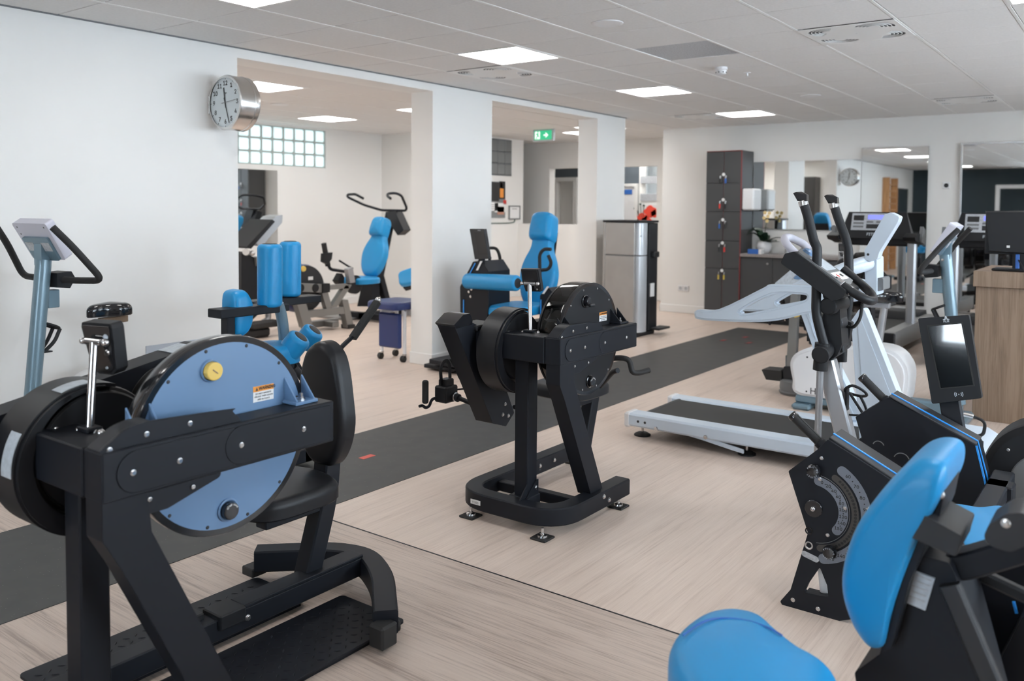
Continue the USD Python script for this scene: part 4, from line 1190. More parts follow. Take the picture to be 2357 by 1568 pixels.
c = PY(700, 619, YG + .08); G.part('cap', lathe((c[0], YG + .098, c[2]), (0, -1, 0), [(0, .02), (.03, .02), (.035, .0)], 20), 'yellow_cap')
c = PY(717, 641, YG + .08); G.part('sticker', box(c[0] - .035, c[0] + .035, YG + .094, YG + .098, c[2] - .02, c[2] + .02, 0), 'paper_white')
G.part('leg', poly([(680, 684), (700, 684), (722, 755), (700, 755)], YG, YG + .09), gm_)
G.part('leg', poly([(788, 690), (801, 690), (815, 755), (801, 757)], YG, YG + .09), gm_)
G.part('leg_foot', poly([(800, 748), (815, 746), (816, 757), (801, 759)], YG - .02, YG + .12), 'black_rubber')
G.part('cross_tube', poly([(708, 716), (795, 706), (795, 722), (712, 732)], YG + .005, YG + .08), gm_)
G.part('strut', poly([(743, 676), (756, 672), (768, 716), (755, 718)], YG + .01, YG + .08), gm_)
G.part('strut', poly([(796, 658), (812, 655), (778, 706), (763, 710)], YG + .01, YG + .08), gm_)
G.part('top_tube', poly([(757, 658), (800, 653), (806, 664), (757, 668)], YG + .01, YG + .08), gm_)
G.part('upright', poly([(801, 620), (812, 615), (818, 650), (806, 652)], YG, YG + .07), 'silver_paint')
G.part('crank_disc', lathe((PY(815, 655, YG + .25)[0], YG + .22, PY(815, 655, YG + .25)[2]), (0, 1, 0), [(0, 0), (.12, 0), (.12, .06), (0, .06)], 32), 'black_plastic')
G.part('chain_cover', poly([(795, 655), (790, 648), (800, 630), (806, 640), (804, 660)], YG + .1, YG + .2, .004), 'black_plastic')
G.part('handle_post', tube([PY(798, 626, YG + .2), PY(758, 620, YG + .2), PY(747, 562, YG + .2)], .02, .06), 'black_metal')
G.part('handle_grip', tube([PY(755, 612, YG + .2), PY(745, 560, YG + .2)], .033), 'grip_rubber')
G.part('monitor', poly([(764, 585), (785, 582), (783, 598), (774, 610), (763, 604)], YG + .15, YG + .2, .004), 'black_plastic')
G.part('monitor_arm', tube([PY(781, 600, YG + .18), PY(800, 612, YG + .18), PY(812, 618, YG + .18)], .012, .02), 'black_metal')
G.part('floor_tube', cat(box(6.75, 7.3, 8.12, 8.2, .03, .11, .008), box(7.05, 7.15, 7.95, 8.15, .03, .10, .008)), gm_)

# lat pull-down with the blue chair
K = Thing('pulldown_machine', 'black pull-down machine with curved handlebars and blue chair, in the side room', 'training machine', (8.5, 8.4, 0))
bo = PX(845, 640, 7.9); to = PX(880, 505, 8.25); vv = unit(to - bo); L = np.linalg.norm(to - bo)
bk = pad(K, 'backrest', [(a * .95, b * L / 1.02) for a, b in CHAIR_BACK], .10, .055, .012, bo + np.array([.08, 0, 0]), (0, -1, 0), vv)
pad(K, 'headrest', [(-.12, .68 * L), (-.06, .655 * L), (.06, .655 * L), (.12, .68 * L), (.12, .86 * L), (.08, .97 * L), (-.08, .97 * L), (-.12, .86 * L)], .18, .07, .012, bo + np.array([.08, 0, 0]), (0, -1, 0), vv, parent=bk)
pad(K, 'seat', [(-.20, -.20), (.10, -.21), (.22, 0), (.10, .21), (-.20, .20), (-.24, 0)], .08, .035, .006, bo + np.array([-.08, 0, -.06]), (1, 0, 0), (0, 1, 0))
K.part('spine', bar([PX(900, 490, 8.55), PX(870, 640, 8.25)], .10, .12, up=(0, 1, 0)), 'black_metal')
K.part('rear_leg', bar([PX(872, 630, 8.3), PX(895, 718, 8.5)], .09, .10, up=(0, 1, 0)), 'black_metal')
K.part('seat_column', ext(rpoly(pxX([(840, 650), (862, 648), (862, 705), (828, 705)], 8.2), .01), 8.15, 8.30, 'x'), 'black_metal')
K.part('gear_box', ext(rpoly(pxX([(893, 488), (914, 486), (934, 530), (920, 542), (905, 520)], 8.5), .01), 8.46, 8.60, 'x'), 'dark_grey')
K.part('handlebar', tube([PX(836, 457, 8.1), PX(818, 447, 8.1), PX(800, 448, 8.15), PX(800, 454, 8.25), PX(838, 472, 8.4), PX(878, 484, 8.5), PX(934, 485, 8.5), PX(936, 478, 8.45), PX(924, 450, 8.2), PX(910, 444, 8.1), PX(892, 446, 8.0), PX(892, 452, 7.95), PX(899, 457, 7.9)], .0175, .05), 'black_metal')
for q0, q1 in (((889, 500), (893, 520)), ((906, 500), (914, 520))):
    K.part('steel_rod', cyl(PX(*q0, 8.5), PX(*q1, 8.5), .014), 'chrome')
K.part('base', cat(box(7.9, 8.75, 8.30, 8.42, .02, .10, .008), box(7.9, 8.0, 8.0, 8.8, .02, .10, .008), box(8.65, 8.75, 7.95, 8.75, .02, .10, .008)), 'black_metal')
K.part('floor_plate', box(7.75, 8.2, 8.45, 9.1, .0, .03, .006), 'grey_metal')

# blue pad of a machine hidden by the pillar
Q = Thing('chest_press', 'angled blue pad on a black frame, cut off by the white pillar', 'training machine', (7.4, 7.0, 0))
c = PX(930, 640, 7.35)
Q.part('pad', fr(cushion(spline([(-.12, -.10), (.12, -.10), (.15, 0), (.12, .10), (-.12, .10), (-.15, 0)], 5), .07, .03, .006), c + np.array([.05, -.08, 0]), unit((.3, -.8, .25)), unit((.45, .55, .75))), 'blue_vinyl', smooth=60)
Q.part('pad_plate', fr(box(-.13, .13, -.11, .11, -.075, -.002, .006), c + np.array([.05, -.08, 0]), unit((.3, -.8, .25)), unit((.45, .55, .75))), 'black_metal')
Q.part('frame', cat(box(7.40, 7.5, 6.55, 6.65, .03, .80, .006), box(7.35, 7.9, 6.5, 6.6, .03, .1, .006), box(7.38, 7.48, 6.55, 7.1, .62, .70, .006)), 'black_metal')

# navy stool on castors
V = Thing('treatment_stool', 'navy padded stool on castors next to the white pillar', 'stool', (6.1, 5.95, 0))
pad(V, 'seat', [(5.90, 5.74), (6.2, 5.73), (6.32, 5.76), (6.33, 5.95), (6.31, 6.14), (6.2, 6.16), (5.90, 6.15), (5.87, 5.95)], .075, .03, .006, (0, 0, .515), (1, 0, 0), (0, 1, 0), 'navy_vinyl')
V.part('front_pad', box(5.97, 6.02, 5.79, 6.08, .13, .47, .015), 'navy_vinyl', label='navy padded panel under the seat')
fr0 = V.part('frame', cat(box(6.02, 6.25, 5.78, 5.81, .45, .51, .003), box(6.02, 6.25, 6.07, 6.10, .45, .51, .003)), 'white_plastic')
for x in (6.03, 6.24):
    for y in (5.775, 6.085):
        V.part('leg', box(x - .014, x + .014, y - .014, y + .014, .075, .50, .003), 'white_plastic')
        w_ = V.part('castor', cat(cyl((x - .018, y - .02, .032), (x - .018, y + .02, .032), .032, .006, 20)), 'black_rubber')
        V.part('castor_fork', box(x - .022, x + .016, y - .016, y + .016, .05, .08, .004), 'steel', parent=w_)

# notice boards on the poster wall
B = Thing('notice_board', 'grey board with layered posters on the wall past the pillar', 'notice board', (11.0, 8.65, 1.3))
yb = 8.65
B.part('board', box(10.5, 11.42, yb - .02, yb - .001, 1.345, 1.94, .003), 'board_grey')
for x0, x1, z0, z1, m in ((10.75, 11.24, 1.62, 1.93, 'ink'), (11.25, 11.40, 1.66, 1.95, 'black_plastic'), (11.26, 11.36, 1.68, 1.83, 'orange_print'), (10.7, 11.22, 1.46, 1.60, 'paper_white'), (11.12, 11.42, 1.44, 1.59, 'paper_white'), (11.20, 11.38, 1.40, 1.53, 'skin_poster'), (11.36, 11.44, 1.57, 1.64, 'red'), (11.27, 11.33, 1.84, 1.93, 'skin_poster')):
    B.part('poster', box(x0, x1, yb - .026 - .001 * (m == 'orange_print'), yb - .021, z0, z1, 0), m, smooth=False)
for k in range(3):
    B.part('poster_line', box(10.9, 11.18, yb - .0272, yb - .026, 1.49 + .035 * k, 1.497 + .035 * k, 0), 'mid_grey', smooth=False)
N = Thing('framed_notice', 'small framed notice on the white wall right of the poster board', 'picture', (11.7, 8.65, 1.3))
N.part('frame', ext(sg.box(11.53, 1.315, 11.85, 1.55).difference(sg.box(11.55, 1.335, 11.83, 1.53)), yb - .02, yb, 'y'), 'mid_grey')
N.part('sheet', box(11.54, 11.84, yb - .012, yb - .004, 1.325, 1.54, 0), 'paper_white', smooth=False)
N.part('printed_line', cat(box(11.62, 11.76, yb - .0135, yb - .012, 1.49, 1.50, 0)), 'mid_grey', smooth=False)
single('wall_cable', 'green cable running along the wall below the framed notice', 'cable', tube([(11.70, yb - .012, 1.32), (11.69, yb - .012, 1.27), (11.55, yb - .012, 1.255), (11.0, yb - .012, 1.255), (10.3, yb - .012, 1.25)], .008, .03, n=8), 'wire_green')
# wall set by the water cooler
W = Thing('wall_handset', 'black and chrome handset with a hanging cord on the white post', 'handset', PY(1398, 570, YW))
a_, b_ = PY(1397, 565, YW), PY(1400, 590, YW)
W.part('cradle', box(a_[0] - .03, a_[0] + .05, YW - .05, YW, a_[2] - .03, a_[2] + .03, .01), 'black_plastic')
W.part('head', cyl((a_[0] - .01, YW - .09, a_[2]), (a_[0] - .01, YW - .03, a_[2] - .01), .022, .005), 'chrome')
W.part('handle', tube([(a_[0] - .01, YW - .06, a_[2]), (a_[0] + .04, YW - .06, a_[2] - .10), (a_[0] + .035, YW - .05, a_[2] - .16)], .013, .03), 'steel')
W.part('cord', tube([(a_[0] + .035, YW - .05, a_[2] - .15), (a_[0] + .05, YW - .05, a_[2] - .28), (a_[0] + .14, YW - .03, a_[2] - .45)], .006, .08, n=8), 'wire_green')
# light switches and picture past the corridor
P = Thing('poppy_picture', 'picture of red poppies on white, seen through the corridor opening', 'picture', (14.2, 6.9, .95))
P.part('canvas', box(14.17, 14.198, 6.2, 7.58, .95, 1.60, .003), 'paper_white')
for (x, y, r) in ((1497, 487, .13), (1478, 503, .12), (1507, 492, .08), (1488, 508, .10), (1463, 507, .07), (1455, 500, .08)):
    p_ = PX(x, y, 14.168); t_ = np.linspace(0, 2 * np.pi, 18, endpoint=False)
    P.part('poppy', ext([(p_[1] + r * (1 + .18 * math.sin(5 * a + x)) * math.cos(a), p_[2] + .8 * r * (1 + .15 * math.cos(4 * a)) * math.sin(a)) for a in t_], 14.162, 14.168, 'x'), 'poppy')
for k, (x0, y0, x1, y1) in enumerate(((1472, 500, 1464, 476), (1476, 500, 1474, 470), (1480, 500, 1482, 473), (1466, 503, 1461, 480))):
    a_, b_ = PX(x0, y0, 14.165), PX(x1, y1, 14.165)
    P.part('stem', tube([a_, b_], .006, n=6), 'blackish_green'); P.part('bud', ball(b_, .022, 10), 'blackish_green')
for k, q in enumerate(((1323, 463), (1323, 484))):
    p_ = PX(*q, 14.2); single('switch_plate', ['upper light switch on the slate wall past the corridor', 'lower light switch on the slate wall past the corridor'][k], 'light switch', cat(box(14.188, 14.2, p_[1] - .05, p_[1] + .05, p_[2] - .06, p_[2] + .06, .006), box(14.182, 14.19, p_[1] - .025, p_[1] + .025, p_[2] - .03, p_[2] + .03, .003)), 'white_plastic')

# ================================================================== WATER COOLER, LOCKERS, SINK
x0, x1, y0, y1 = 8.86, 9.36, 4.755, 5.23
t = Thing('water_cooler', 'tall grey water cooler with silver rounded front, beside the white post', 'water cooler', (9.1, 5.0, 0))
t.part('plinth', box(x0 + .02, x1 - .02, y0 + .02, y1 - .02, 0, .05, .01), 'black_plastic')
t.part('side_panel', box(x0, x1 - .14, y1 - .03, y1, .05, 1.35, .004), 'cooler_grey')
t.part('lower_body', box(x0, x1, y0 + .05, y1 - .03, .05, .955, .006), 'cooler_grey')
t.part('upper_body', box(x0, x1, y0 + .05, y1 - .03, .963, 1.345, .006), 'cooler_grey')
t.part('top', box(x0 - .006, x1 + .006, y0 - .006, y1 + .006, 1.345, 1.372, .006), 'black_plastic')
sv = sg.Polygon(spline([(x0 + .04, y0 + .055), (x0 + .05, y0 + .01), (x0 + .12, y0 - .012), (x0 + .21, y0 - .006), (x0 + .27, y0 + .055)], 5, False))
t.part('silver_front', ext(sv, .055, .953, 'z'), 'cooler_silver', smooth=50)
t.part('silver_front', ext(sv, .965, 1.34, 'z'), 'cooler_silver', smooth=50)
t.part('tap_recess', box(x0 + .27, x1 - .01, y0 - .002, y0 + .05, .06, 1.34, .006), 'black_plastic')
t.part('tap', box(x0 + .32, x1 - .05, y0 - .05, y0, .93, 1.0, .01), 'black_plastic')
t.part('cup_slot', box(x0 + .30, x1 - .10, y0 - .012, y0, .46, .62, .004), 'paper_white')
t.part('drip_tray', box(x0 + .33, x1 + .12, y0 - .12, y0 + .02, .06, .085, .006), 'black_rubber')
t.part('keyhole', bolt((x0 + .06, y0 - .002, 1.19), (0, -1, 0), .008, .003), 'ink')
t.part('control_mark', box(x0 + .14, x0 + .19, y0 - .0125, y0 - .010, 1.22, 1.23, 0), 'mid_grey')
t.part('side_seam', box(x0 - .001, x0 + .003, y0 + .055, y1 - .03, .955, .962, 0), 'mid_grey')

LX0, LX1, LY0, LY1 = 11.0, XF - .03, 4.375, 4.875
t = Thing('locker_cabinet', 'tall dark grey ten-door locker cabinet with red edges', 'locker', (11.2, 4.62, 0))
t.part('carcass', box(LX0 + .02, LX1, LY0, LY1, .0, 2.30, .002), 'locker_grey', smooth=False)
t.part('red_edge', cat(box(LX0 + .002, LX0 + .02, LY0, LY0 + .010, .0, 2.30, .001), box(LX0 + .002, LX0 + .02, LY0, LY1, 2.29, 2.30, .001), box(LX0 + .010, LX0 + .02, 4.622, 4.628, .0, 2.29, .0)), 'locker_red', smooth=False)
zs = [.05, .50, .845, 1.19, 1.535, 1.88, 2.288]
zs = [2.288, 1.865, 1.48, 1.085, .71, .05]
keyc = [(None, 'key_blue'), ('red', None), ('key_blue', None), (None, 'red'), ('key_yellow', 'key_yellow')]
for r in range(5):
    zt, zb = zs[r], zs[r + 1]
    for k in range(2):
        ya, yb_ = (4.629, LY1 - .002) if k == 0 else (LY0 + .011, 4.621)
        dd = t.part('door', box(LX0, LX0 + .018, ya, yb_, zb + .004, zt - .004, .002), 'locker_grey', smooth=False)
        ky = 4.629 + .035 if k == 0 else 4.621 - .035
        kz = [1.925, 1.60, 1.315, 1.04, .665][r] if r else 1.925
        kz = zb + .05 if r == 0 else zt - .03 - .0 * r
        kz = [1.955, 1.615, 1.345, 1.03, .655][r]
        t.part('lock', lathe((LX0, ky, kz), (-1, 0, 0), [(.012, 0), (.012, .008), (0, .009)], 14), 'chrome', parent=dd)
        t.part('key', box(LX0 - .035, LX0 - .008, ky - .004, ky + .004, kz - .03, kz + .006, .002), 'steel', parent=dd)
        cc = keyc[r][k]
        t.part('key_tag', box(LX0 - .03, LX0 - .024, ky - .012, ky + .012, kz - .095, kz - .03, .003), cc or 'dark_grey', parent=dd)
    t.part('number_disc', lathe((LX0, 4.625, kz + .025), (-1, 0, 0), [(.022, 0), (.022, .004), (0, .005)], 18), 'paper_white')
t = Thing('towel_dispenser', 'white paper towel dispenser on the side of the lockers', 'dispenser', (11.0, 4.30, 1.6))
t.part('cover', box(11.01, 11.30, 4.205, 4.372, 1.50, 1.79, .02), 'white_plastic')
t.part('paper_slot', box(11.04, 11.27, 4.23, 4.35, 1.488, 1.505, .004), 'dark_grey')

SY0 = 2.96
t = Thing('sink_unit', 'dark grey base unit with doors under the stone-coloured worktop', 'cabinet', (11.2, 3.6, 0))
t.part('carcass', box(LX0 + .04, LX1, SY0, LY0 - .002, .10, .88, .002), 'locker_grey', smooth=False)
t.part('plinth', box(LX0 + .08, LX1, SY0 + .01, LY0 - .01, 0, .10, .002), 'dark_grey', smooth=False)
for ya, yb_ in ((3.94, 4.372), (3.45, 3.935), (2.962, 3.445)):
    dd = t.part('door', box(LX0 + .02, LX0 + .038, ya, yb_, .11, .875, .002), 'locker_grey', smooth=False)
    t.part('knob', lathe((LX0 + .02, ya + .06, .80), (-1, 0, 0), [(.006, 0), (.006, .012), (.014, .016), (.014, .024), (0, .026)], 16), 'steel', parent=dd)
single('worktop', 'stone-coloured worktop with sink beside the lockers', 'worktop', box(LX0 - .01, LX1, SY0 - .01, LY0 - .003, .882, .922, .004), 'worktop')
t = Thing('sink_basin', 'round steel basin set into the worktop', 'sink', (11.2, 3.55, .92))
t.part('rim', lathe((11.2, 3.55, .922), (0, 0, 1), [(.20, 0), (.20, .004), (.185, .005), (.17, .003), (.14, .0015), (0, .001)], 36), 'steel')
t.part('drain', lathe((11.2, 3.55, .924), (0, 0, 1), [(.03, 0), (.03, .003), (0, .003)], 16), 'chrome')
t = Thing('water_tap', 'chrome mixer tap behind the steel basin', 'tap', (11.33, 3.86, .922))
t.part('body', cyl((11.33, 3.86, .922), (11.33, 3.86, 1.05), .022, .006), 'chrome')
t.part('spout', tube([(11.33, 3.86, 1.02), (11.25, 3.80, 1.06), (11.18, 3.74, 1.04)], .012, .03), 'chrome')
t.part('lever', cat(cyl((11.33, 3.86, 1.05), (11.33, 3.86, 1.09), .02, .005), bar([(11.33, 3.86, 1.085), (11.27, 3.85, 1.115)], .02, .01)), 'chrome')
for k, (y, lab) in enumerate(((3.68, 'left steel cup standing by the sink'), (3.45, 'right steel cup standing by the sink'))):
    single('steel_cup', lab, 'cup', lathe((11.12 - .06 * k, y - .06, .922), (0, 0, 1), [(0, .003), (.035, 0), (.05, .03), (.055, .055), (.05, .056), (.045, .03), (0, .012)], 24), 'steel')
t = Thing('orchid_pot', 'round white pot with a dark-leaved orchid on the worktop', 'plant', (11.2, 4.12, .922))
t.part('pot', lathe((11.2, 4.12, .922), (0, 0, 1), [(0, 0), (.05, 0), (.085, .05), (.095, .10), (.08, .155), (.06, .17), (.055, .165), (.05, .15), (0, .15)], 32), 'white_plastic', smooth=60)
rl = random.Random(3)
for k, (a, l, h) in enumerate(((95, .24, .12), (-80, .26, .07), (180, .16, .13), (130, .22, .16), (-120, .24, .04), (20, .14, .09), (75, .20, .18), (-95, .22, .02))):
    a = math.radians(a); e = np.array([math.cos(a), math.sin(a), 0])
    pth = [np.array([11.2, 4.12, 1.07]) + e * l * s + np.array([0, 0, h * math.sin(2.3 * s) * 1.1]) for s in np.linspace(0, 1, 8)]
    t.part('leaf', sweep(pth, [(-.07, 0), (0, -.012), (.07, 0), (0, .003)], up=np.array([0, 0, 1.0]), scale=[.3, .8, 1, 1.05, 1, .85, .55, .12]), 'leaf', smooth=60)
t.part('stem', tube([(11.2, 4.12, 1.06), (11.2, 4.11, 1.25), (11.21, 4.09, 1.38), (11.20, 4.07, 1.43)], .004, .05, n=6), 'leaf')
for dx, dy, dz in ((0, 0, 0), (.0, .05, -.02), (.0, -.02, .045), (0, .04, .05), (0, .01, -.06)):
    t.part('blossom', cat(*[fr(lathe((0, .013, 0), (0, 0, 1), [(0, .002), (.013, 0), (.009, .004), (0, .005)], 10), (11.19 + dx, 4.075 + dy, 1.42 + dz), np.array([0, math.cos(b), math.sin(b)]), np.array([0, -math.sin(b), math.cos(b)])) for b in np.arange(5) * 1.2566]), 'petal')
t = Thing('tissue_box', 'blue and white tissue box in front of the white pot', 'box', (11.08, 4.16, .922))
t.part('carton', box(10.995, 11.085, 4.12, 4.27, .922, .985, .003), 'key_blue')
t.part('white_end', box(10.993, 11.087, 4.08, 4.12, .922, .987, .003), 'paper_white')

# ================================================================== DESK AND COMPUTER
t = Thing('reception_desk', 'oak desk end with thick top, on the right edge', 'desk', (7.4, .6, 0))
t.part('front_panel', box(6.93, 6.97, -.90, .985, 0, .965, .002), 'oak', smooth=False)
t.part('top', box(6.90, 7.75, -.95, 1.0, .967, 1.078, .003), 'oak', smooth=False)
t.part('side_panel', box(6.97, 7.72, .945, .983, 0, .965, .002), 'oak', smooth=False)
t = Thing('computer_monitor', 'black computer monitor on the oak desk, seen from behind', 'monitor', (7.15, .8, 1.078))
mo = PX(2275, 530, 7.10)
t.part('back_shell', hull([(7.06 + .02 * (z > 1.3), y, z) for y, z in ((.955, 1.50), (.40, 1.505), (.40, 1.20), (.925, 1.22))] + [(7.10 + .02 * (z > 1.3), y, z) for y, z in ((.965, 1.51), (.39, 1.515), (.39, 1.19), (.93, 1.21))]), 'black_plastic')
t.part('screen_rim', box(7.10, 7.125, .39, .96, 1.195, 1.51, .004), 'black_plastic')
t.part('screen', box(7.125, 7.128, .405, .945, 1.215, 1.49, 0), 'screen_dark')
t.part('neck', box(7.09, 7.13, .70, .78, 1.09, 1.30, .006), 'black_plastic')
t.part('cable_clip', box(7.075, 7.09, .735, .76, 1.09, 1.20, .003), 'key_blue')
t.part('foot', box(7.0, 7.22, .58, .90, 1.079, 1.097, .006), 'black_plastic')
t.part('port_label', box(7.054, 7.058, .795, .815, 1.245, 1.262, 0), 'paper_white')
single('desk_cable', 'thin black cable hanging over the edge of the oak desk', 'cable', tube([(7.07, .74, 1.16), (7.02, .70, 1.10), (6.905, .68, 1.083), (6.892, .66, 1.0), (6.892, .60, .9), (6.895, .5, .85)], .005, .03, n=8), 'black_rubber')
t = Thing('keyboard', 'flat pale keyboard lying behind the monitor foot', 'keyboard', (7.3, .5, 1.08))
t.part('body', box(7.26, 7.42, .30, .74, 1.079, 1.098, .004), 'label_silver')

# ================================================================== WHITE TREADMILL (runs towards the windows)
t = Thing('treadmill', 'white and pale blue treadmill with looped handrails and black belt', 'treadmill', (5.3, 1.8, 0))
pw = 'pale_blue_white'
TZ = .165
for xa, xb, nm in ((4.93, 5.06, 'near'), (5.56, 5.68, 'far')):
    m = box(xa, xb, .95, 2.72, TZ - .085, TZ, .012)
    g = t.part('side_rail', m, pw)
    t.part('rail_end_cap', box(xa - .004, xb + .004, 2.69, 2.735, TZ - .095, TZ + .004, .012), 'white_plastic', parent=g)
for y in (2.63, 2.58):
    t.part('rail_screw', bolt((4.93, y, TZ - .045), (-1, 0, 0), .007, .004), 'dark_grey')
t.part('belt', box(5.06, 5.56, 1.0, 2.66, TZ - .035, TZ - .012, .006), 'black_rubber')
t.part('rear_roller', cyl((5.05, 2.64, TZ - .04), (5.57, 2.64, TZ - .04), .032, .004), 'dark_grey')
t.part('deck_frame', box(5.0, 5.62, 1.0, 2.6, TZ - .10, TZ - .04, .004), 'dark_grey')
t.part('lift_link', ext(rpoly([(2.52, .075), (2.50, .10), (2.42, .095), (2.2, .07), (2.0, .04), (1.92, .03), (1.92, .055), (2.15, .09), (2.40, .125), (2.52, .115)], .004), 4.945, 4.955, 'x'), pw)
for y in (2.66, 1.94):
    f_ = t.part('foot', lathe((5.05, y, 0), (0, 0, 1), [(0, 0), (.055, 0), (.055, .008), (.03, .022), (0, .022)], 24), 'black_rubber')
    t.part('foot_stud', cyl((5.05, y, .02), (5.05, y, .09), .008), 'chrome', parent=f_)
for y in (2.50, 2.16):
    t.part('rail_bolt', bolt((4.93, y, TZ - .07), (-1, 0, 0), .011, .008), 'chrome')
# motor hood
hp = [(4.92, .68), (5.72, .68), (5.72, 1.12), (4.92, 1.12)]
t.part('motor_hood', hull([(x, y, z) for x in (4.93, 5.68) for y, z in ((1.15, .19), (1.06, .235), (.72, .235), (.66, .20), (.66, .07), (1.15, .07))]), pw)
t.part('step_tread', box(4.93, 5.10, .50, .68, .03, .07, .008), 'label_grey')
for k, (x, y) in enumerate(((5.35, .75), (5.05, .82))):
    t.part('hood_cable', tube([(x, y + .12, .24), (x, y, .245), (x, y - .05, .26), (x - .01, y - .06, .34), (x - .01, y + .0, .36)], .009, .03, n=8), 'black_rubber')
    t.part('plug', cyl((x - .01, y + .0, .36), (x - .01, y + .05, .365), .012, .003), 'steel')
# uprights
for X_, pts in ((5.08, [(1990, 700), (2004, 735), (2075, 915), (2115, 1040), (1985, 1075), (1964, 737)]), (5.66, [(1876, 700), (1890, 760), (1960, 900), (1990, 965), (1935, 965), (1846, 714)])):
    q = pxX(pts, X_)
    q = [(y, max(z, .12)) for y, z in q]
    u_ = t.part('upright', ext(rpoly(q, .02), X_ - .045, X_ + .045, 'x'), pw, smooth=40)
    cx_ = sg.Polygon(q).buffer(-.035)
    t.part('upright_panel', ext(cx_, X_ - .049, X_ - .044, 'x'), pw, parent=u_)
# handrails (looped plates)
hr = [(1604, 725), (1610, 714), (1660, 712), (1760, 664), (1780, 656), (1868, 658), (1925, 664), (1925, 705), (1850, 722), (1790, 736), (1730, 739), (1660, 737), (1612, 733)]
hole = [(1710, 719), (1712, 712), (1780, 678), (1850, 678), (1860, 684), (1850, 692), (1800, 706), (1760, 714), (1716, 722)]
for X_, sx in ((5.04, 0), (5.68, 1)):
    if sx == 0:
        a_ = sg.Polygon(spline(pxX(hr, X_), 4)).buffer(.004)
        b_ = sg.Polygon(spline(pxX(hole, X_), 4))
    else:
        a_ = sg.Polygon(spline(pxX(hr, 5.04), 4)).buffer(.004); b_ = sg.Polygon(spline(pxX(hole, 5.04), 4))
    loop = a_.difference(b_)
    t.part('handrail', cat(ext(loop, X_ - .024, X_ + .024, 'x'), ext(loop.buffer(-.012), X_ - .032, X_ + .032, 'x')), pw, smooth=50)
# console arm and screen
YC = 1.38
ca = [(2036, 494), (2050, 490), (2069, 500), (2066, 512), (2022, 582), (2018, 594), (2003, 603), (1988, 597), (1990, 574)]
za = lambda pts, Y: ext(rpoly(pxY(pts, Y), .012), Y - .15, Y + .15, 'y')
# the screen is a slab facing the runner: built as a plate in x across the deck
def xslab(pts, X0, X1, Xm):
    return ext(rpoly(pxX(pts, Xm), .010), X0, X1, 'x')
t.part('screen_slab', xslab([(2036, 494), (2050, 489), (2070, 499), (2066, 512), (2024, 580), (2019, 596), (2003, 603), (1990, 597), (1990, 576)], 5.20, 5.29, 5.20), pw, smooth=40)
t.part('console_post', xslab([(1988, 600), (2018, 590), (2018, 680), (2002, 684), (1994, 676)], 5.26, 5.42, 5.26), pw)
t.part('cross_tube', tube([PX(1870, 660, 5.10), PX(1925, 628, 5.12), PX(1992, 606, 5.22), PX(2020, 606, 5.5), PX(1990, 610, 5.66)], .045, .08, n=18), pw)
t.part('console_box', xslab([(2018, 640), (2033, 640), (2033, 668), (2018, 672)], 5.28, 5.44, 5.28), 'mid_grey')
t.part('post_screw', bolt(PX(1998, 586, 5.198), (-1, 0, 0), .006, .004), 'dark_grey')

# ================================================================== ELLIPTICAL TRAINER
XE = 4.32
t = Thing('elliptical_trainer', 'elliptical trainer with two tall black arms and silver column', 'exercise machine', (4.32, 1.1, 0))
e_ = lambda x, y, dx=0.0: PX(x, y, XE + dx)
t.part('column', bar([e_(1903, 830), e_(1952, 1028), PX(1985, 1160, XE)], .085, .075, up=(1, 0, 0), b=.01), 'silver_paint')
t.part('column_boot', bar([e_(1950, 1015), PX(1975, 1120, XE)], .10, .09, up=(1, 0, 0), b=.01), 'black_plastic')
t.part('link_rod', tube([e_(1888, 850, -.12), e_(1882, 1010, -.12), e_(1880, 1120, -.12)], .0165, n=16), 'silver_paint')
t.part('link_rod', tube([e_(1930, 800, .18), e_(1935, 1010, .18), e_(1938, 1100, .18)], .0165, n=16), 'silver_paint')
for pts, dx in (([(1851, 472), (1860, 500), (1873, 555), (1881, 570), (1878, 720), (1886, 755), (1897, 795)], -.12), ([(1921, 477), (1930, 505), (1948, 552), (1953, 575), (1955, 680), (1948, 735), (1938, 790)], .18)):
    P3 = [PX(*q, XE + dx) for q in pts]
    a_ = t.part('swing_handle', tube(P3, .0225, .05, n=18), 'black_plastic')
    t.part('handle_ring', cyl(P3[0] + [0, .0, -.004], P3[0] + unit(P3[0] - P3[1]) * .022, .0235, .002), 'steel', parent=a_)
    k = P3[0] + unit(P3[0] - P3[1]) * .02
    t.part('handle_cap', cat(hull([tuple(k + np.array(d)) for d in ((.02, .02, 0), (-.02, .02, 0), (.02, -.024, 0), (-.02, -.024, 0), (.02, .042, .038), (-.02, .042, .038), (.016, -.022, .03), (-.016, -.022, .03), (.012, .03, .045), (-.012, .03, .045), (.0, .005, .046))])), 'black_gloss', parent=a_)
t.part('pivot_hub', cyl(e_(1888, 818, -.17), e_(1905, 800, -.02), .042, .006), 'black_plastic')
t.part('pivot_hub', cyl(e_(1935, 795, .08), e_(1945, 790, .22), .032, .006), 'black_plastic')
t.part('pivot_socket', tube([e_(1893, 790, -.12), e_(1888, 852, -.12)], .035, n=18), 'black_plastic')
t.part('pivot_socket', tube([e_(1938, 780, .18), e_(1936, 832, .18)], .028, n=18), 'black_plastic')
t.part('pivot_block', ext(rpoly(pxX([(1905, 700), (1940, 690), (1946, 790), (1935, 815), (1908, 832), (1896, 800)], XE), .01), XE - .06, XE + .06, 'x'), 'black_plastic')
t.part('mast', bar([e_(1912, 640), e_(1925, 760), e_(1930, 810)], .07, .06, up=(1, 0, 0)), 'black_plastic')
t.part('joint_barrel', cyl(e_(1905, 706, -.12), e_(1938, 696, .10), .042, .008), 'black_plastic')
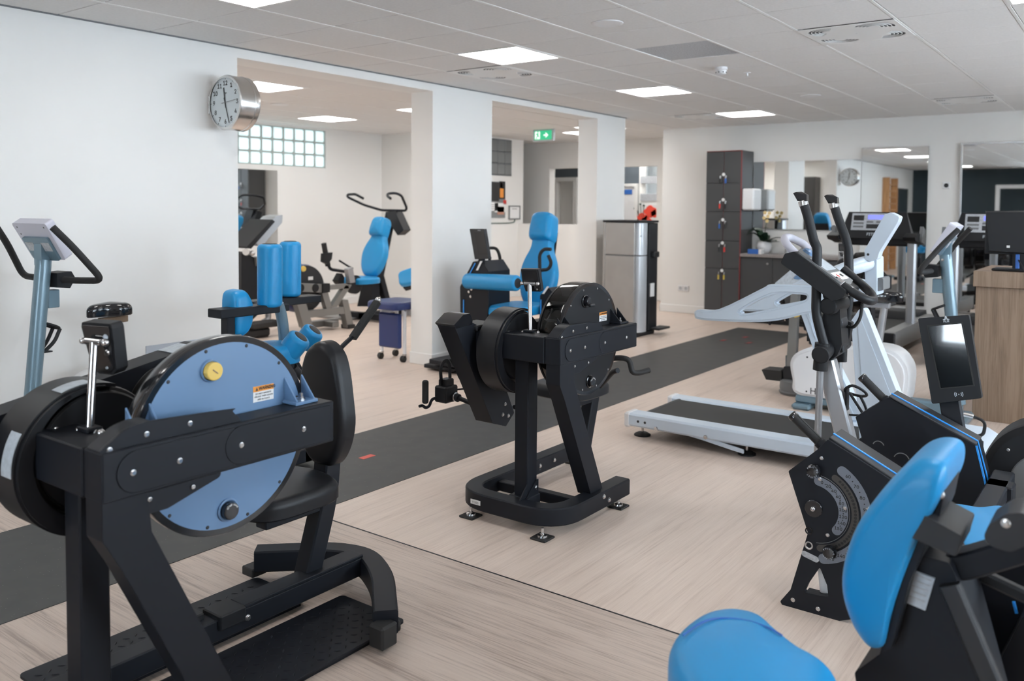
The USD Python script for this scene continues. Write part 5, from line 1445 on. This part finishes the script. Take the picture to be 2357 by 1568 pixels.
t.part('joint_collar', cyl(e_(1922, 742, -.0) + [-.05, 0, 0], e_(1922, 742) + [.05, 0, 0], .05, .006), 'dark_grey')
for z in (0, .022, .044):
    t.part('bellows_ring', cyl(e_(1916, 664) + [-.045, 0, z - .03], e_(1916, 664) + [.045, 0, z - .03], .035, .008), 'dark_grey')
# console: long box slanting down to the right
c0, c1 = e_(1835, 592, -.05), e_(1945, 672, -.05)
cd = unit(c1 - c0); cn = unit(np.cross((1, 0, 0), cd)); cn = cn if cn[2] > 0 else -cn
L = np.linalg.norm(c1 - c0)
con = t.part('console', fr(ext(rpoly([(-.02, -.05), (L + .0, -.05), (L + .03, .0), (L + .02, .028), (L * .5, .035), (0, .035), (-.03, .0)], .012), -.12, .12, 'z'), c0 + cn * .005, cd, cn), 'black_plastic')
wv = np.cross(cd, cn)
t.part('console_top', fr(ext(rpoly([(.01, -.10), (L - .02, -.10), (L, 0), (L - .02, .10), (.01, .10), (-.01, 0)], .015), 0, .012, 'z'), c0 + cn * .036, cd, -wv if np.cross(cd, -wv) @ cn > 0 else wv), 'mid_grey', parent=con)
vv_ = -wv if np.cross(cd, -wv) @ cn > 0 else wv
t.part('console_screen', fr(box(.07, .17, -.075, .075, 0, .002, 0), c0 + cn * .048, cd, vv_), 'label_silver', parent=con, smooth=False)
t.part('console_label', fr(box(.19, .245, -.075, .075, 0, .002, 0), c0 + cn * .048, cd, vv_), 'paper_white', parent=con, smooth=False)
t.part('red_mark', fr(ext([(-.012, -.004), (-.004, -.004), (-.004, -.012), (.004, -.012), (.004, -.004), (.012, -.004), (.012, .004), (.004, .004), (.004, .012), (-.004, .012), (-.004, .004), (-.012, .004)], 0, .001, 'z'), c0 + cn * .0502 + cd * .218 - vv_ * .03, cd, vv_), 'red', parent=con)
t.part('black_mark', fr(box(-.01, .01, -.008, .02, 0, .001, 0), c0 + cn * .0502 + cd * .218 + vv_ * .02, cd, vv_), 'ink', parent=con)
t.part('sensor_dome', fr(lathe((.03, 0, 0), (0, 0, 1), [(.03, 0), (.025, .015), (.01, .022), (0, .023)], 20), c0 + cn * .046, cd, vv_), 'disc_blue', parent=con)
lp = [e_(1838, 590, -.10), e_(1812, 565, -.12), e_(1804, 549, -.05), e_(1816, 545, .08), e_(1850, 562, .10), e_(1862, 575, .10)]
t.part('rest_loop', tube(lp, .020, .05, n=16), 'lilac_plastic')
lo = [e_(1920, 645, -.12), e_(1955, 668, -.13), e_(1995, 692, -.12), e_(2013, 693, -.02), e_(2003, 672, .10), e_(1965, 640, .12), e_(1940, 618, .12)]
g_ = t.part('front_loop', tube(lo, .0215, .05, n=16), 'black_plastic')
for q0, q1 in (((1925, 648), (1940, 658)), ((1944, 661), (1960, 671))):
    t.part('pulse_grip', cyl(e_(*q0, -.12), e_(*q1, -.125), .0235, .002), 'chrome', parent=g_)
t.part('cable', tube([e_(1985, 700, .02), e_(1980, 735, .02), e_(1965, 755, .02), e_(1950, 752, .04), e_(1942, 745, .05)], .008, .05, n=8), 'black_rubber')
t.part('splash_guard', ext(rpoly(pxX([(1943, 735), (1963, 742), (1955, 790), (1942, 800)], XE + .08), .005), XE + .06, XE + .10, 'x'), 'black_plastic')
bh = t.part('bottle_cage', box(*sorted((e_(1950, 900)[0] - .02, XE + .02)), *sorted((e_(1948, 900)[1], e_(1953, 900)[1])), e_(1950, 960)[2], e_(1950, 892)[2], .004), 'black_plastic')
ring = [e_(1945, 897, -.03), e_(1962, 888, -.06), e_(1985, 898, -.04), e_(1995, 910, 0), e_(1980, 912, .05), e_(1955, 905, .05)]
t.part('cage_ring', tube(list(spline(ring, 4)), .007, closed=True, n=8), 'black_plastic', parent=bh)
for q in ([(1956, 905), (1975, 935), (1988, 955)], [(1980, 912), (1992, 935), (1996, 952)]):
    t.part('cage_rib', tube([e_(*k) for k in q], .007, .02, n=8), 'black_plastic', parent=bh)
t.part('cage_foot', tube([e_(1952, 955), e_(1990, 957)], .005, n=8), 'black_plastic', parent=bh)
t.part('base_rail', cat(box(4.30, 4.42, .42, 1.16, .03, .11, .01), box(4.28, 4.72, .42, .50, .02, .09, .01), box(4.28, 4.72, 1.10, 1.17, .02, .09, .01), box(4.3, 4.38, 1.0, 1.10, .1, .40, .01)), 'black_metal')

# ================================================================== LEG TRAINER WITH ANGLE SCALE (right foreground)
t = Thing('leg_trainer', 'black leg trainer with printed angle scale, two grip handles and blue edge lines', 'training machine', (3.6, .75, 0))
XP = 3.20
plate = sg.Polygon(pxX([(1817, 1083), (1882, 1035), (1908, 1010), (2075, 1118), (2110, 1330), (1985, 1420), (1925, 1428), (1808, 1399), (1798, 1382), (1822, 1355), (1862, 1225)], XP))
hole = sg.Polygon(pxX([(1889, 1303), (1906, 1345), (1909, 1371), (1888, 1369), (1853, 1361), (1862, 1342)], XP)).buffer(-.004).buffer(.004)
plate = plate.buffer(-.008).buffer(.008).difference(hole)
pl = t.part('scale_plate', ext(plate, XP - .012, XP + .012, 'x'), 'black_metal')
hs = sg.Polygon(pxX([(1822, 1083), (1884, 1037), (1909, 1012), (2075, 1120), (2100, 1250), (1868, 1228)], XP))
t.part('housing', ext(hs, XP + .012, XP + .15, 'x'), 'black_metal')
a_, b_ = PX(1909, 1010, XP), PX(2078, 1120, XP)
t.part('top_cover', bar([a_ + [.075, 0, .002], b_ + [.075, 0, .002]], .150, .010, b=.003), 'dark_grey')
t.part('blue_line', bar([a_ + [.050, 0, .009], b_ + [.050, 0, .009]], .009, .005, b=.001), 'blue_trim')
cy_, cz_ = PX(1876, 1168, XP)[1:]
k = abs(PX(1998, 1172, XP)[1] - cy_) / 122.0
xo = XP - .0125
af = lambda r0, r1, a0, a1, rnd=True: sg.Polygon([(cy_ * 2 - y, z) for y, z in arcband(cy_, cz_, r0 * k, r1 * k, a0, a1, 32, rnd).exterior.coords])
t.part('outer_scale', ext(af(109, 133, -78, 58), xo - .001, xo, 'x'), 'scale_grey', parent=pl, smooth=False)
t.part('inner_scale', ext(af(58, 80, -38, 82), xo - .001, xo, 'x'), 'scale_grey', parent=pl, smooth=False)
t.part('tooth_band', ext(af(88, 104, -80, 60), xo - .0012, xo, 'x'), 'scale_brown', parent=pl, smooth=False)
t.part('groove_ring', ext(af(83, 84.2, -85, 80, False), xo - .0014, xo, 'x'), 'mid_grey', parent=pl, smooth=False)
for n_, a in enumerate(np.linspace(-70, 52, 26)):
    a = math.radians(a)
    t.part('tooth_hole', lathe((xo - .0012, cy_ - 97 * k * math.cos(a), cz_ + 97 * k * math.sin(a)), (-1, 0, 0), [(.0055, 0), (.0055, .001), (0, .001)], 8), 'ink', parent=pl)
for r, vals, a0, a1 in ((121, ['60', '70', '80', '90', '100', '110', '120', '130', '140', '150'], 50, -70), (69, ['0', '20', '40', '60', '80', '100', '120', '140', '150'], 75, -32)):
    for n_, s in enumerate(vals):
        a = math.radians(a0 + (a1 - a0) * n_ / (len(vals) - 1))
        t.part('scale_number', text(s, .011, (xo - .001, cy_ - r * k * math.cos(a) + .0, cz_ + r * k * math.sin(a) - .005), (0, -1, 0), (0, 0, 1), .0006, True, True), 'ink', parent=pl)
        if n_ < len(vals) - 1:
            a = math.radians(a0 + (a1 - a0) * (n_ + .5) / (len(vals) - 1))
            t.part('scale_dot', lathe((xo - .001, cy_ - r * k * math.cos(a), cz_ + r * k * math.sin(a)), (-1, 0, 0), [(.0022, 0), (.0022, .0006), (0, .0006)], 8), 'ink', parent=pl)
pb = t.part('pivot_boss', lathe((XP - .012, cy_, cz_), (-1, 0, 0), [(.032, 0), (.032, .008), (.030, .010), (0, .010)], 32), 'black_gloss')
t.part('pivot_bolt', ball((XP - .024, cy_, cz_), .0105), 'chrome', parent=pb)
for q in ((1891, 1055), (1887, 1103), (1945, 1170), (1998, 1172), (1905, 1232), (1825, 1381), (1883, 1402)):
    t.part('bolt', bolt(PX(*q, XP - .012), (-1, 0, 0), .0068 if q[1] > 1300 else .0058, .005), 'chrome', parent=pl)
for q in ((1872, 1085), (1909, 1272)):
    p_ = PX(*q, XP - .055)
    kn = t.part('pull_knob', cat(cyl(p_ + [.045, 0, 0], p_ + [.01, 0, 0], .013, .002), lathe(p_ + [.018, 0, 0], (-1, 0, 0), [(.016, 0), (.024, .008), (.025, .02), (.020, .03), (0, .033)], 28)), 'black_gloss')
    cs = []
    for n_, ch in enumerate('PULL TO ADJUST'):
        if ch != ' ':
            a = math.radians(150 - n_ * 22)
            cs.append(text(ch, .0055, p_ + [-.0152 + .002, -.0165 * math.cos(a), .0165 * math.sin(a)], (0, -math.sin(a), -math.cos(a)), (0, -math.cos(a), math.sin(a)), .0008))
    t.part('knob_lettering', cat(cs).apply_translation([-.002, 0, 0]), 'label_silver', parent=kn)
t.part('ring_boss', lathe(PX(1862, 1256, XP - .012), (-1, 0, 0), [(.009, 0), (.012, .003), (.015, .003), (.015, 0)], 20), 'steel', parent=pl)
t.part('ring_boss', lathe(PX(1862, 1222, XP - .012), (-1, 0, 0), [(.009, 0), (.012, .003), (.014, .003), (.014, 0)], 20), 'black_gloss', parent=pl)
p0, p1 = PX(1852, 1275, xo), PX(1878, 1288, xo)
t.part('type_plate', ext(sg.LineString([p0[1:], p1[1:]]).buffer(.011), xo - .001, xo, 'x'), 'label_grey', parent=pl, smooth=False)
t.part('piston', tube([PX(1893, 1295, XP + .05), PX(1900, 1362, XP + .05)], .020, n=18), 'white_plastic')
t.part('piston_rod', cyl(PX(1893, 1355, XP + .045), PX(1890, 1390, XP + .045), .008), 'chrome')
t.part('hinge_bracket', box(XP + .015, XP + .07, .90, 1.0, .03, .06, .004), 'black_metal')
h0, h1 = PX(1888, 1020, XP + .05), PX(1824, 956, XP + .05)
g_ = t.part('grip_handle', cyl(h0, h1, .0175, .004, 20), 'grip_rubber')
t.part('grip_cap', lathe(h1 - unit(h1 - h0) * .002, h1 - h0, [(.019, -.012), (.020, 0), (.016, .008), (0, .009)], 20), 'black_gloss', parent=g_)
t.part('grip_collar', cyl(h0 - unit(h1 - h0) * .03, h0 + unit(h1 - h0) * .008, .022, .003, 20), 'black_metal', parent=g_)
for dr in (.0176,):
    t.part('grip_ridge', bar([h0 + [-.004, -.010, .013], h1 + [-.004, -.010, .013]], .006, .004, b=.001), 'black_rubber', parent=g_)
# far housing
X2 = 4.0
fh = pxX([(1969, 960), (2042, 916), (2050, 916), (2246, 1027), (2282, 1175), (2050, 1185), (1996, 1050)], X2)
f2 = t.part('housing', ext(rpoly(fh, .006), X2, X2 + .15, 'x'), 'black_metal')
a_, b_, c_ = PX(2046, 915, X2), PX(2246, 1026, X2), PX(2281, 1172, X2)
t.part('top_cover', bar([a_ + [.075, 0, .002], b_ + [.075, 0, .002]], .150, .010, b=.003), 'dark_grey')
t.part('blue_line', bar([a_ + [.05, 0, .009], b_ + [.05, 0, .009], c_ + [.05, -.008, .0]], .010, .006, b=.001), 'blue_trim')
t.part('blue_line', bar([b_ + [.0, -.002, .0], c_ + [.0, -.002, .0]], .008, .006, up=(1, 0, 0), b=.001), 'blue_trim')
for q, r in (((2022, 1028), .022), ((2075, 1060), .03)):
    t.part('arc_slot', ext(arcband(*PX(*q, X2)[1:], r, r + .004, 20, 160, 14), X2 - .002, X2, 'x'), 'mid_grey', parent=f2)
h0, h1 = PX(2036, 921, X2 + .04), PX(1984, 868, X2 + .04)
g_ = t.part('grip_handle', cyl(h0, h1, .0185, .004, 20), 'grip_rubber')
t.part('grip_cap', lathe(h1 - unit(h1 - h0) * .002, h1 - h0, [(.0195, -.012), (.021, 0), (.017, .008), (0, .009)], 20), 'black_gloss', parent=g_)
t.part('grip_collar', cyl(h0 - unit(h1 - h0) * .03, h0 + unit(h1 - h0) * .01, .023, .003, 20), 'black_metal', parent=g_)
# tablet on its stalk
XT = 4.20
tl, tr_, br_, bl = PX(2113, 733, XT), PX(2230, 725, XT), PX(2260, 917, XT - .028), PX(2145, 930, XT - .028)
tv = unit((tl + tr_) / 2 - (bl + br_) / 2); tu = unit(tr_ - tl); tn = unit(np.cross(tu, tv)); tv = np.cross(tn, tu)
o = (tl + tr_ + bl + br_) / 4
loc = lambda P: ((P - o) @ tu, (P - o) @ tv)
tab = t.part('tablet', fr(ext(rpoly([loc(bl), loc(br_), loc(tr_), loc(tl)], .008), -.035, 0, 'z'), o, tu, tv), 'black_plastic', label='dark blue-black tablet with a glossy screen')
onp = lambda x, y: (lambda d: C_ + d * (((o - C_) @ tn) / (d @ tn)))(ray(x, y))
sq = [loc(onp(*q)) for q in ((2166, 893), (2240, 886), (2213, 745), (2137, 752))]
t.part('screen_surround', fr(ext(sg.Polygon(sq).buffer(.006, join_style=2), 0, .0015, 'z'), o, tu, tv), 'ink', parent=tab, smooth=False)
t.part('screen', fr(ext(sg.Polygon(sq), .001, .003, 'z'), o, tu, tv), 'screen_dark', parent=tab, smooth=False)
lu, lv_ = loc(onp(2178, 738)), loc(onp(2207, 908))
t.part('maker_name', fr(text('HUR', .0085, (0, 0, 0), (1, 0, 0), (0, 1, 0), .001, True, True), o + tu * lu[0] + tv * (lu[1] - .008) + tn * .0002, tu, tv), 'label_silver', parent=tab)
em = shapely.union_all([sg.LineString(l).buffer(.0016) for l in ([(-.012, .006), (-.004, .010), (.0, .022), (.004, .010), (.012, .006)], [(-.008, .004), (0, .010), (.008, .004)], [(-.004, .017), (.004, .017)])])
t.part('maker_emblem', fr(ext(em, 0, .001, 'z'), o + tu * lu[0] + tv * (lu[1] - .002) + tn * .0002, tu, tv), 'label_silver', parent=tab)
nf = [sg.Point(0, 0).buffer(.0025)] + [sg.Polygon(arcband(0, 0, r, r + .003, s - 38, s + 38, 8)) for r in (.009, .015) for s in (0, 180)]
t.part('contactless_mark', fr(cat(*[ext(g, 0, .001, 'z') for g in nf]), o + tu * lv_[0] + tv * lv_[1] + tn * .0002, tu, tv), 'label_silver', parent=tab)
t.part('tablet_stalk', bar([PX(2182, 900, XT + .03), PX(2200, 1000, XT - .02), PX(2206, 1060, XT - .04)], .085, .030, up=(1, 0, 0)), 'black_metal')
t.part('stalk_foot', box(4.1, 4.22, .55, .68, .46, .50, .004), 'dark_grey')
# seat between the two housings
sz = .50
so = pxZ([(2162, 1158), (2195, 1152), (2250, 1160), (2300, 1156), (2345, 1168), (2400, 1190), (2430, 1250), (2400, 1330), (2340, 1320), (2280, 1295), (2215, 1258), (2180, 1215)], sz)
t.part('seat', cushion(spline(so, 4), .085, .045, .008, (0, 0, sz - .085), (1, 0, 0), (0, 1, 0)), 'blue_vinyl', smooth=60)
t.part('seat_frame', cat(box(2.86, 4.15, .42, .50, .34, .40, .006), box(2.9, 3.0, .38, .46, .03, .40, .006), box(3.9, 4.0, .40, .50, .03, .40, .006), box(2.85, 4.2, .40, .48, .02, .09, .006), box(3.22, 3.35, .42, .85, .03, .10, .006), box(3.9, 4.1, .42, .95, .03, .10, .006)), 'black_metal')

# ================================================================== NEAREST SEATED TRAINER (bottom right corner)
t = Thing('seated_trainer', 'nearest trainer with blue saddle seat and blue curved backrest on a black frame', 'training machine', (2.1, .5, 0))
so = pxZ([(1541, 1492), (1550, 1440), (1600, 1398), (1640, 1383), (1690, 1380), (1745, 1394), (1790, 1432), (1850, 1478), (1905, 1508), (1934, 1540), (1930, 1590), (1890, 1650), (1800, 1680), (1680, 1650), (1590, 1590)], .53)
st = t.part('saddle_seat', cushion(spline(so, 4), .10, .06, .012, (0, 0, .43), (1, 0, 0), (0, 1, 0)), 'blue_vinyl', smooth=60)
sm = [PZ(*q, .536) + [0, 0, -.001] for q in ((1572, 1462), (1615, 1432), (1660, 1422), (1720, 1428), (1770, 1445), (1800, 1462))]
t.part('seam', tube(list(spline(sm, 4, False)), .0022, n=6), 'key_blue', parent=st)
prof = pxX([(1934, 1370), (1938, 1300), (1968, 1215), (2020, 1140), (2070, 1085), (2105, 1064), (2140, 1060), (2168, 1070), (2177, 1092), (2172, 1130), (2150, 1175), (2122, 1222), (2095, 1285), (2070, 1350), (2045, 1430), (2032, 1490), (2010, 1502), (1985, 1488), (1955, 1440)], 2.05)
bk = t.part('backrest', cushion(spline(prof, 4), .30, .055, .004, (2.33, 0, 0), (0, -1, 0), (0, 0, 1)) if False else cushion([(-y, z) for y, z in spline(prof, 4)], .27, .05, .004, (2.30, 0, 0), (0, -1, 0), (0, 0, 1)), 'blue_vinyl', smooth=60)
pn = pxX([(2150, 1120), (2172, 1128), (2160, 1172), (2130, 1225), (2105, 1215)], 2.16)
t.part('back_plate', ext(pxX([(2168, 1105), (2182, 1112), (2168, 1180), (2100, 1330), (2060, 1480), (2040, 1490), (2078, 1330), (2140, 1180)], 2.10), 2.07, 2.26, 'x'), 'black_metal', parent=bk)
t.part('plate_bolt', bolt(PX(2164, 1138, 2.065), (-1, 0, 0), .008, .006), 'steel', parent=bk)
t.part('bracket_block', ext(rpoly(pxX([(2090, 1195), (2130, 1180), (2218, 1228), (2205, 1275), (2190, 1270), (2086, 1225)], 2.05), .006), 2.03, 2.20, 'x'), 'dark_grey')
fm = t.part('side_frame', ext(rpoly(pxX([(2075, 1260), (2190, 1290), (2235, 1400), (2300, 1640), (2330, 1760), (2120, 1800), (1985, 1620), (1972, 1540), (2030, 1498), (2050, 1420)], 2.15), .012), 2.13, 2.30, 'x'), 'black_metal')
t.part('arm_bar', bar([PX(2120, 1300, 2.2), PX(2215, 1300, 2.2), PX(2460, 1225, 2.2)], .06, .075, .05, up=(1, 0, 0)), 'black_metal')
t.part('joint_cover', ext(rpoly(pxX([(2262, 1240), (2280, 1200), (2320, 1175), (2380, 1168), (2380, 1240), (2330, 1262)], 2.05), .02), 2.02, 2.14, 'x'), 'dark_grey')
t.part('cover_bolt', bolt(PX(2315, 1205, 2.02), (-1, 0, 0), .008, .005), 'steel')
t.part('cross_strut', bar([PX(2262, 1325, 2.3), PX(2420, 1400, 2.3)], .03, .03, up=(1, 0, 0)), 'black_plastic')
lq = [PX(*q, 2.125) for q in ((2098, 1312), (2152, 1332), (2130, 1406), (2078, 1384))]
t.part('type_plate', ext([(p_[1], p_[2]) for p_ in lq], 2.124, 2.13, 'x'), 'label_silver', parent=fm, smooth=False)
t.part('plate_lines', cat(*[bar([PX(2104 - 4 * i, 1322 + 12 * i, 2.123), PX(2144 - 4 * i, 1338 + 12 * i, 2.123)], .003, .001, up=(1, 0, 0), b=.0003) for i in range(5)]), 'label_grey', parent=fm)
t.part('diagonal_strut', bar([PX(2185, 1345, 2.12), PX(2230, 1450, 2.12), PX(2310, 1640, 2.12)], .045, .03, up=(1, 0, 0)), 'dark_grey')
t.part('rear_panel', ext(rpoly(pxX([(2190, 1290), (2460, 1290), (2460, 1500), (2330, 1560), (2240, 1490)], 2.5), .01), 2.46, 2.54, 'x'), 'black_metal')
t.part('blue_line', bar([PX(2189, 1340, 2.44), PX(2206, 1412, 2.44)], .007, .006, up=(1, 0, 0), b=.001), 'blue_trim')
t.part('blue_line', bar([PX(2333, 1385, 2.44), PX(2340, 1412, 2.44)], .007, .006, up=(1, 0, 0), b=.001), 'blue_trim')
t.part('foot_tread', box(*sorted((PZ(2240, 1490, .10)[0], PZ(2290, 1560, .10)[0])), *sorted((PZ(2240, 1560, .10)[1], PZ(2290, 1500, .10)[1] - .05)), .06, .10, .006), 'plate_metal')
t.part('front_leg', ext(rpoly(pxX([(2280, 1560), (2357, 1410), (2420, 1440), (2360, 1640), (2290, 1640)], 2.4), .01), 2.38, 2.48, 'x'), 'black_metal')
t.part('seat_stem', cat(box(1.78, 1.86, .66, .74, .05, .44, .006), box(1.75, 2.22, .62, .70, .02, .09, .006), box(2.14, 2.22, .2, .70, .02, .09, .006)), 'black_metal')

# ================================================================== RECUMBENT BIKE HOUSING behind the blue seat
t = Thing('recumbent_bike', 'black round housing with grey disc, cut by the right edge of the photo', 'exercise bike', (4.35, .30, 0))
ct = np.array([4.35, .305, .325])
t.part('housing', lathe(ct, (1, 0, 0), [(0, -.05), (.235, -.05), (.262, -.03), (.268, .0), (.268, .16), (.25, .18), (0, .18)], 56), 'black_plastic')
t.part('grey_disc', lathe(ct + [-.051, -.01, -.02], (-1, 0, 0), [(.0, .010), (.15, .010), (.162, .006), (.166, 0)], 48), 'mid_grey')
t.part('crank_hub', lathe(ct + [-.06, -.01, -.02], (-1, 0, 0), [(.04, 0), (.04, .03), (0, .032)], 24), 'black_gloss')
t.part('housing_screw', bolt(ct + [-.05, .16, .13], (-1, 0, 0), .006, .004), 'steel')
t.part('base_rail', cat(box(4.35, 4.47, -.95, .50, .02, .09, .01), box(4.30, 4.55, .40, .48, 0, .05, .01), box(4.30, 4.55, -.95, -.87, 0, .05, .01)), 'black_metal')
t.part('seat_post', box(4.36, 4.46, -.70, -.62, .08, .45, .006), 'black_metal')
t.part('seat', box(4.22, 4.60, -.85, -.48, .45, .53, .03), 'black_vinyl')

# ================================================================== FAR TREADMILLS facing the mirrors
t = fart = Thing('treadmill', 'black treadmill with blue-lit display in front of the tall mirror', 'treadmill', (10.0, 2.4, 0), local=True)
def lx(x, y, X):                       # pixel -> local point
    p_ = PX(x, y, X); return p_ - np.array([10.0, 2.4, 0])
for y in (-.36, .36):
    r_ = t.part('side_rail', hull([(x, y + d, z) for d in (-.055, .055) for x, z in ((-.95, .12), (-.95, .285), (-.90, .30), (.95, .30), (1.0, .26), (1.0, .10))]), 'grey_metal')
    t.part('rail_cap', box(-.985, -.94, y - .06, y + .06, .10, .29, .01), 'black_plastic', parent=r_)
    t.part('post', box(-.06, .04, y - .045, y + .045, .28, 1.17, .02), 'silver_paint')
t.part('belt', box(-.93, .80, -.30, .30, .24, .262, .004), 'black_rubber')
t.part('rear_roller', cyl((-.93, -.30, .22), (-.93, .30, .22), .04, .004), 'dark_grey')
t.part('deck', box(-.90, .80, -.30, .30, .14, .23, .004), 'black_plastic')
t.part('motor_cover', hull([(x, y, z) for y in (-.32, .32) for x, z in ((.50, .27), (.62, .34), (1.02, .34), (1.08, .26), (1.08, .08), (.5, .08))]), 'black_plastic')
for x in (-.80, .85):
    for y in (-.36, .36):
        t.part('foot', cyl((x, y, 0), (x, y, .11), .035, .006), 'black_rubber')
cu_, cv_ = np.array([0, -1.0, 0]), unit((.30, 0, .95))
co = np.array([-.10, 0, 1.30])
cm = t.part('console', hull([tuple(co + cu_ * a + cv_ * b + np.array([c, 0, 0])) for a, b, c in ((-.38, -.10, 0), (.38, -.10, 0), (-.30, .20, 0), (.30, .20, 0), (-.38, -.10, .14), (.38, -.10, .14), (-.29, .19, .08), (.29, .19, .08))]), 'black_plastic')
sc_ = lambda a0, a1, b0, b1, m, n_, dz=.002: t.part(n_, fr(box(a0, a1, b0, b1, 0, dz, 0), co - np.cross(cv_, cu_) * .0 + np.cross(cu_, cv_) * .001, cu_, cv_), m, parent=cm, smooth=False)
sc_(-.26, .16, -.01, .185, 'label_grey', 'keypad')
sc_(-.09, .09, .115, .165, 'lcd_blue', 'display', .004)
sc_(-.24, -.13, .10, .16, 'ink', 'button_pad', .004)
sc_(-.24, -.13, .06, .08, 'mid_grey', 'button_row', .004); sc_(-.24, -.13, .02, .04, 'mid_grey', 'button_row', .004)
sc_(-.10, -.03, .075, .095, 'mid_grey', 'button_row', .004); sc_(.0, .07, .075, .095, 'mid_grey', 'button_row', .004)
sc_(-.10, .12, .01, .06, 'dark_grey', 'stop_panel', .004)
t.part('console_lettering', fr(text('TUNTURI', .035, (0, 0, 0), (1, 0, 0), (0, 1, 0), .002, True, True) if False else text('FITNESS', .030, (0, 0, 0), (1, 0, 0), (0, 1, 0), .002, True, True), co + cv_ * -.07 + np.cross(cu_, cv_) * .002, cu_, cv_), 'label_silver', parent=cm)
for s in (-1, 1):
    t.part('side_arm', hull([(x, s * y, z) for y in (.33, .45) for x, z in ((.05, 1.25), (.05, 1.14), (-.30, 1.19), (-.35, 1.23), (-.20, 1.27))]), 'black_plastic')
    t.part('arm_cap', hull([(x, s * y, z) for y in (.44, .475) for x, z in ((.05, 1.30), (.05, 1.14), (-.12, 1.18), (-.06, 1.34))]), 'mid_grey')
t.part('crossbar', box(-.03, .07, -.40, .40, 1.12, 1.22, .02), 'black_plastic')
copy_of(fart, (10.0, 1.27, 0), label='black treadmill behind the computer monitor, right of the other far treadmill')

# ================================================================== GREY STEPPER behind the handrails
t = Thing('cross_trainer', 'grey trainer with slanted panel and black foot plate behind the treadmill handrails', 'exercise machine', (6.98, 2.35, 0))
XN = 6.98
nx = lambda pts, a, b, r=.008: ext(rpoly(pxX(pts, XN), r), XN + a, XN + b, 'x')
t.part('post', nx([(1823, 672), (1840, 672), (1832, 868), (1811, 868)], -.03, .03), 'grey_metal')
t.part('post_boot', nx([(1808, 842), (1838, 842), (1842, 870), (1806, 870)], -.04, .04), 'dark_grey')
p_ = PX(1831, 880, XN)
t.part('base', lathe((XN, p_[1], 0), (0, 0, 1), [(0, 0), (.12, 0), (.13, .02), (.12, .03), (.125, .05), (.12, .11), (.09, .12), (0, .12)], 28), 'mid_grey')
t.part('base_bar', box(XN, XN + .3, p_[1] - .42, p_[1] + .05, .03, .10, .01), 'mid_grey')
t.part('foot_plate', nx([(1757, 848), (1803, 852), (1804, 876), (1768, 872)], -.05, .12), 'black_rubber')
t.part('foot_arm', nx([(1795, 852), (1812, 846), (1812, 862), (1800, 866)], -.02, .03), 'dark_grey')
t.part('gear_case', nx([(1808, 818), (1880, 822), (1880, 848), (1808, 850)], .0, .12), 'slate_paint')
t.part('panel', nx([(1785, 654), (1842, 606), (1872, 615), (1870, 632), (1838, 655)], -.05, .15), 'label_silver')
t.part('panel_side', nx([(1830, 640), (1856, 618), (1858, 640), (1842, 643)], -.06, -.048), 'disc_blue')
t.part('panel_lip', nx([(1778, 656), (1815, 653), (1816, 657), (1779, 660)], -.06, .16, .002), 'black_plastic')
t.part('knob', cyl(PX(1862, 632, XN - .08), PX(1862, 632, XN), .025, .006), 'black_plastic')
t.part('yellow_clip', nx([(1832, 718), (1843, 714), (1843, 728), (1834, 730)], -.06, -.02, .002), 'yellow_cap')
t.part('side_bottle', nx([(1846, 742), (1868, 742), (1868, 790), (1846, 790)], .12, .25), 'black_plastic')

# ================================================================== BEHIND THE CAMERA, seen only in the mirrors
t = Thing('wall_bars', 'pine wall bars on the clock wall, seen in the mirror', 'wall bars', (-.5, 5.33, 0))
for x in (-.95, -.09):
    t.part('upright', box(x - .035, x + .035, 5.25, 5.415, 0, 2.35, .006), 'pine')
for k in range(13):
    t.part('rung', cyl((-.93, 5.29, .25 + k * .16), (-.11, 5.29, .25 + k * .16), .019), 'pine')
mirror('dark-framed mirror on the clock wall behind the camera, seen in reflection', (-2.75, YW - .02, .6), (1, 0, 0), 1.2, 1.5, 'dark_grey')
t = Thing('cable_tower', 'white cable tower against the teal wall, seen in the mirror', 'training machine', (-3.1, 2.9, 0))
for y in (2.55, 3.25):
    t.part('column', box(-3.2, -3.1, y - .05, y + .05, 0, 2.15, .01), 'white_plastic')
t.part('header', box(-3.2, -3.1, 2.5, 3.3, 2.12, 2.22, .01), 'white_plastic')
t.part('weight_stack', box(-3.22, -3.06, 2.7, 3.1, .12, .9, .01), 'dark_grey')
t.part('base', box(-3.3, -2.8, 2.5, 3.3, 0, .08, .01), 'white_plastic')
t = Thing('wardrobe', 'tall dark cabinet in the side room, seen in the mirror', 'cabinet', (2.2, 6.55, 0))
t.part('body', box(2.01, 2.42, 6.32, 6.78, 0, 2.3, .004), 'locker_grey')
t.part('door', box(2.42, 2.44, 6.33, 6.77, .05, 2.28, .002), 'ink')
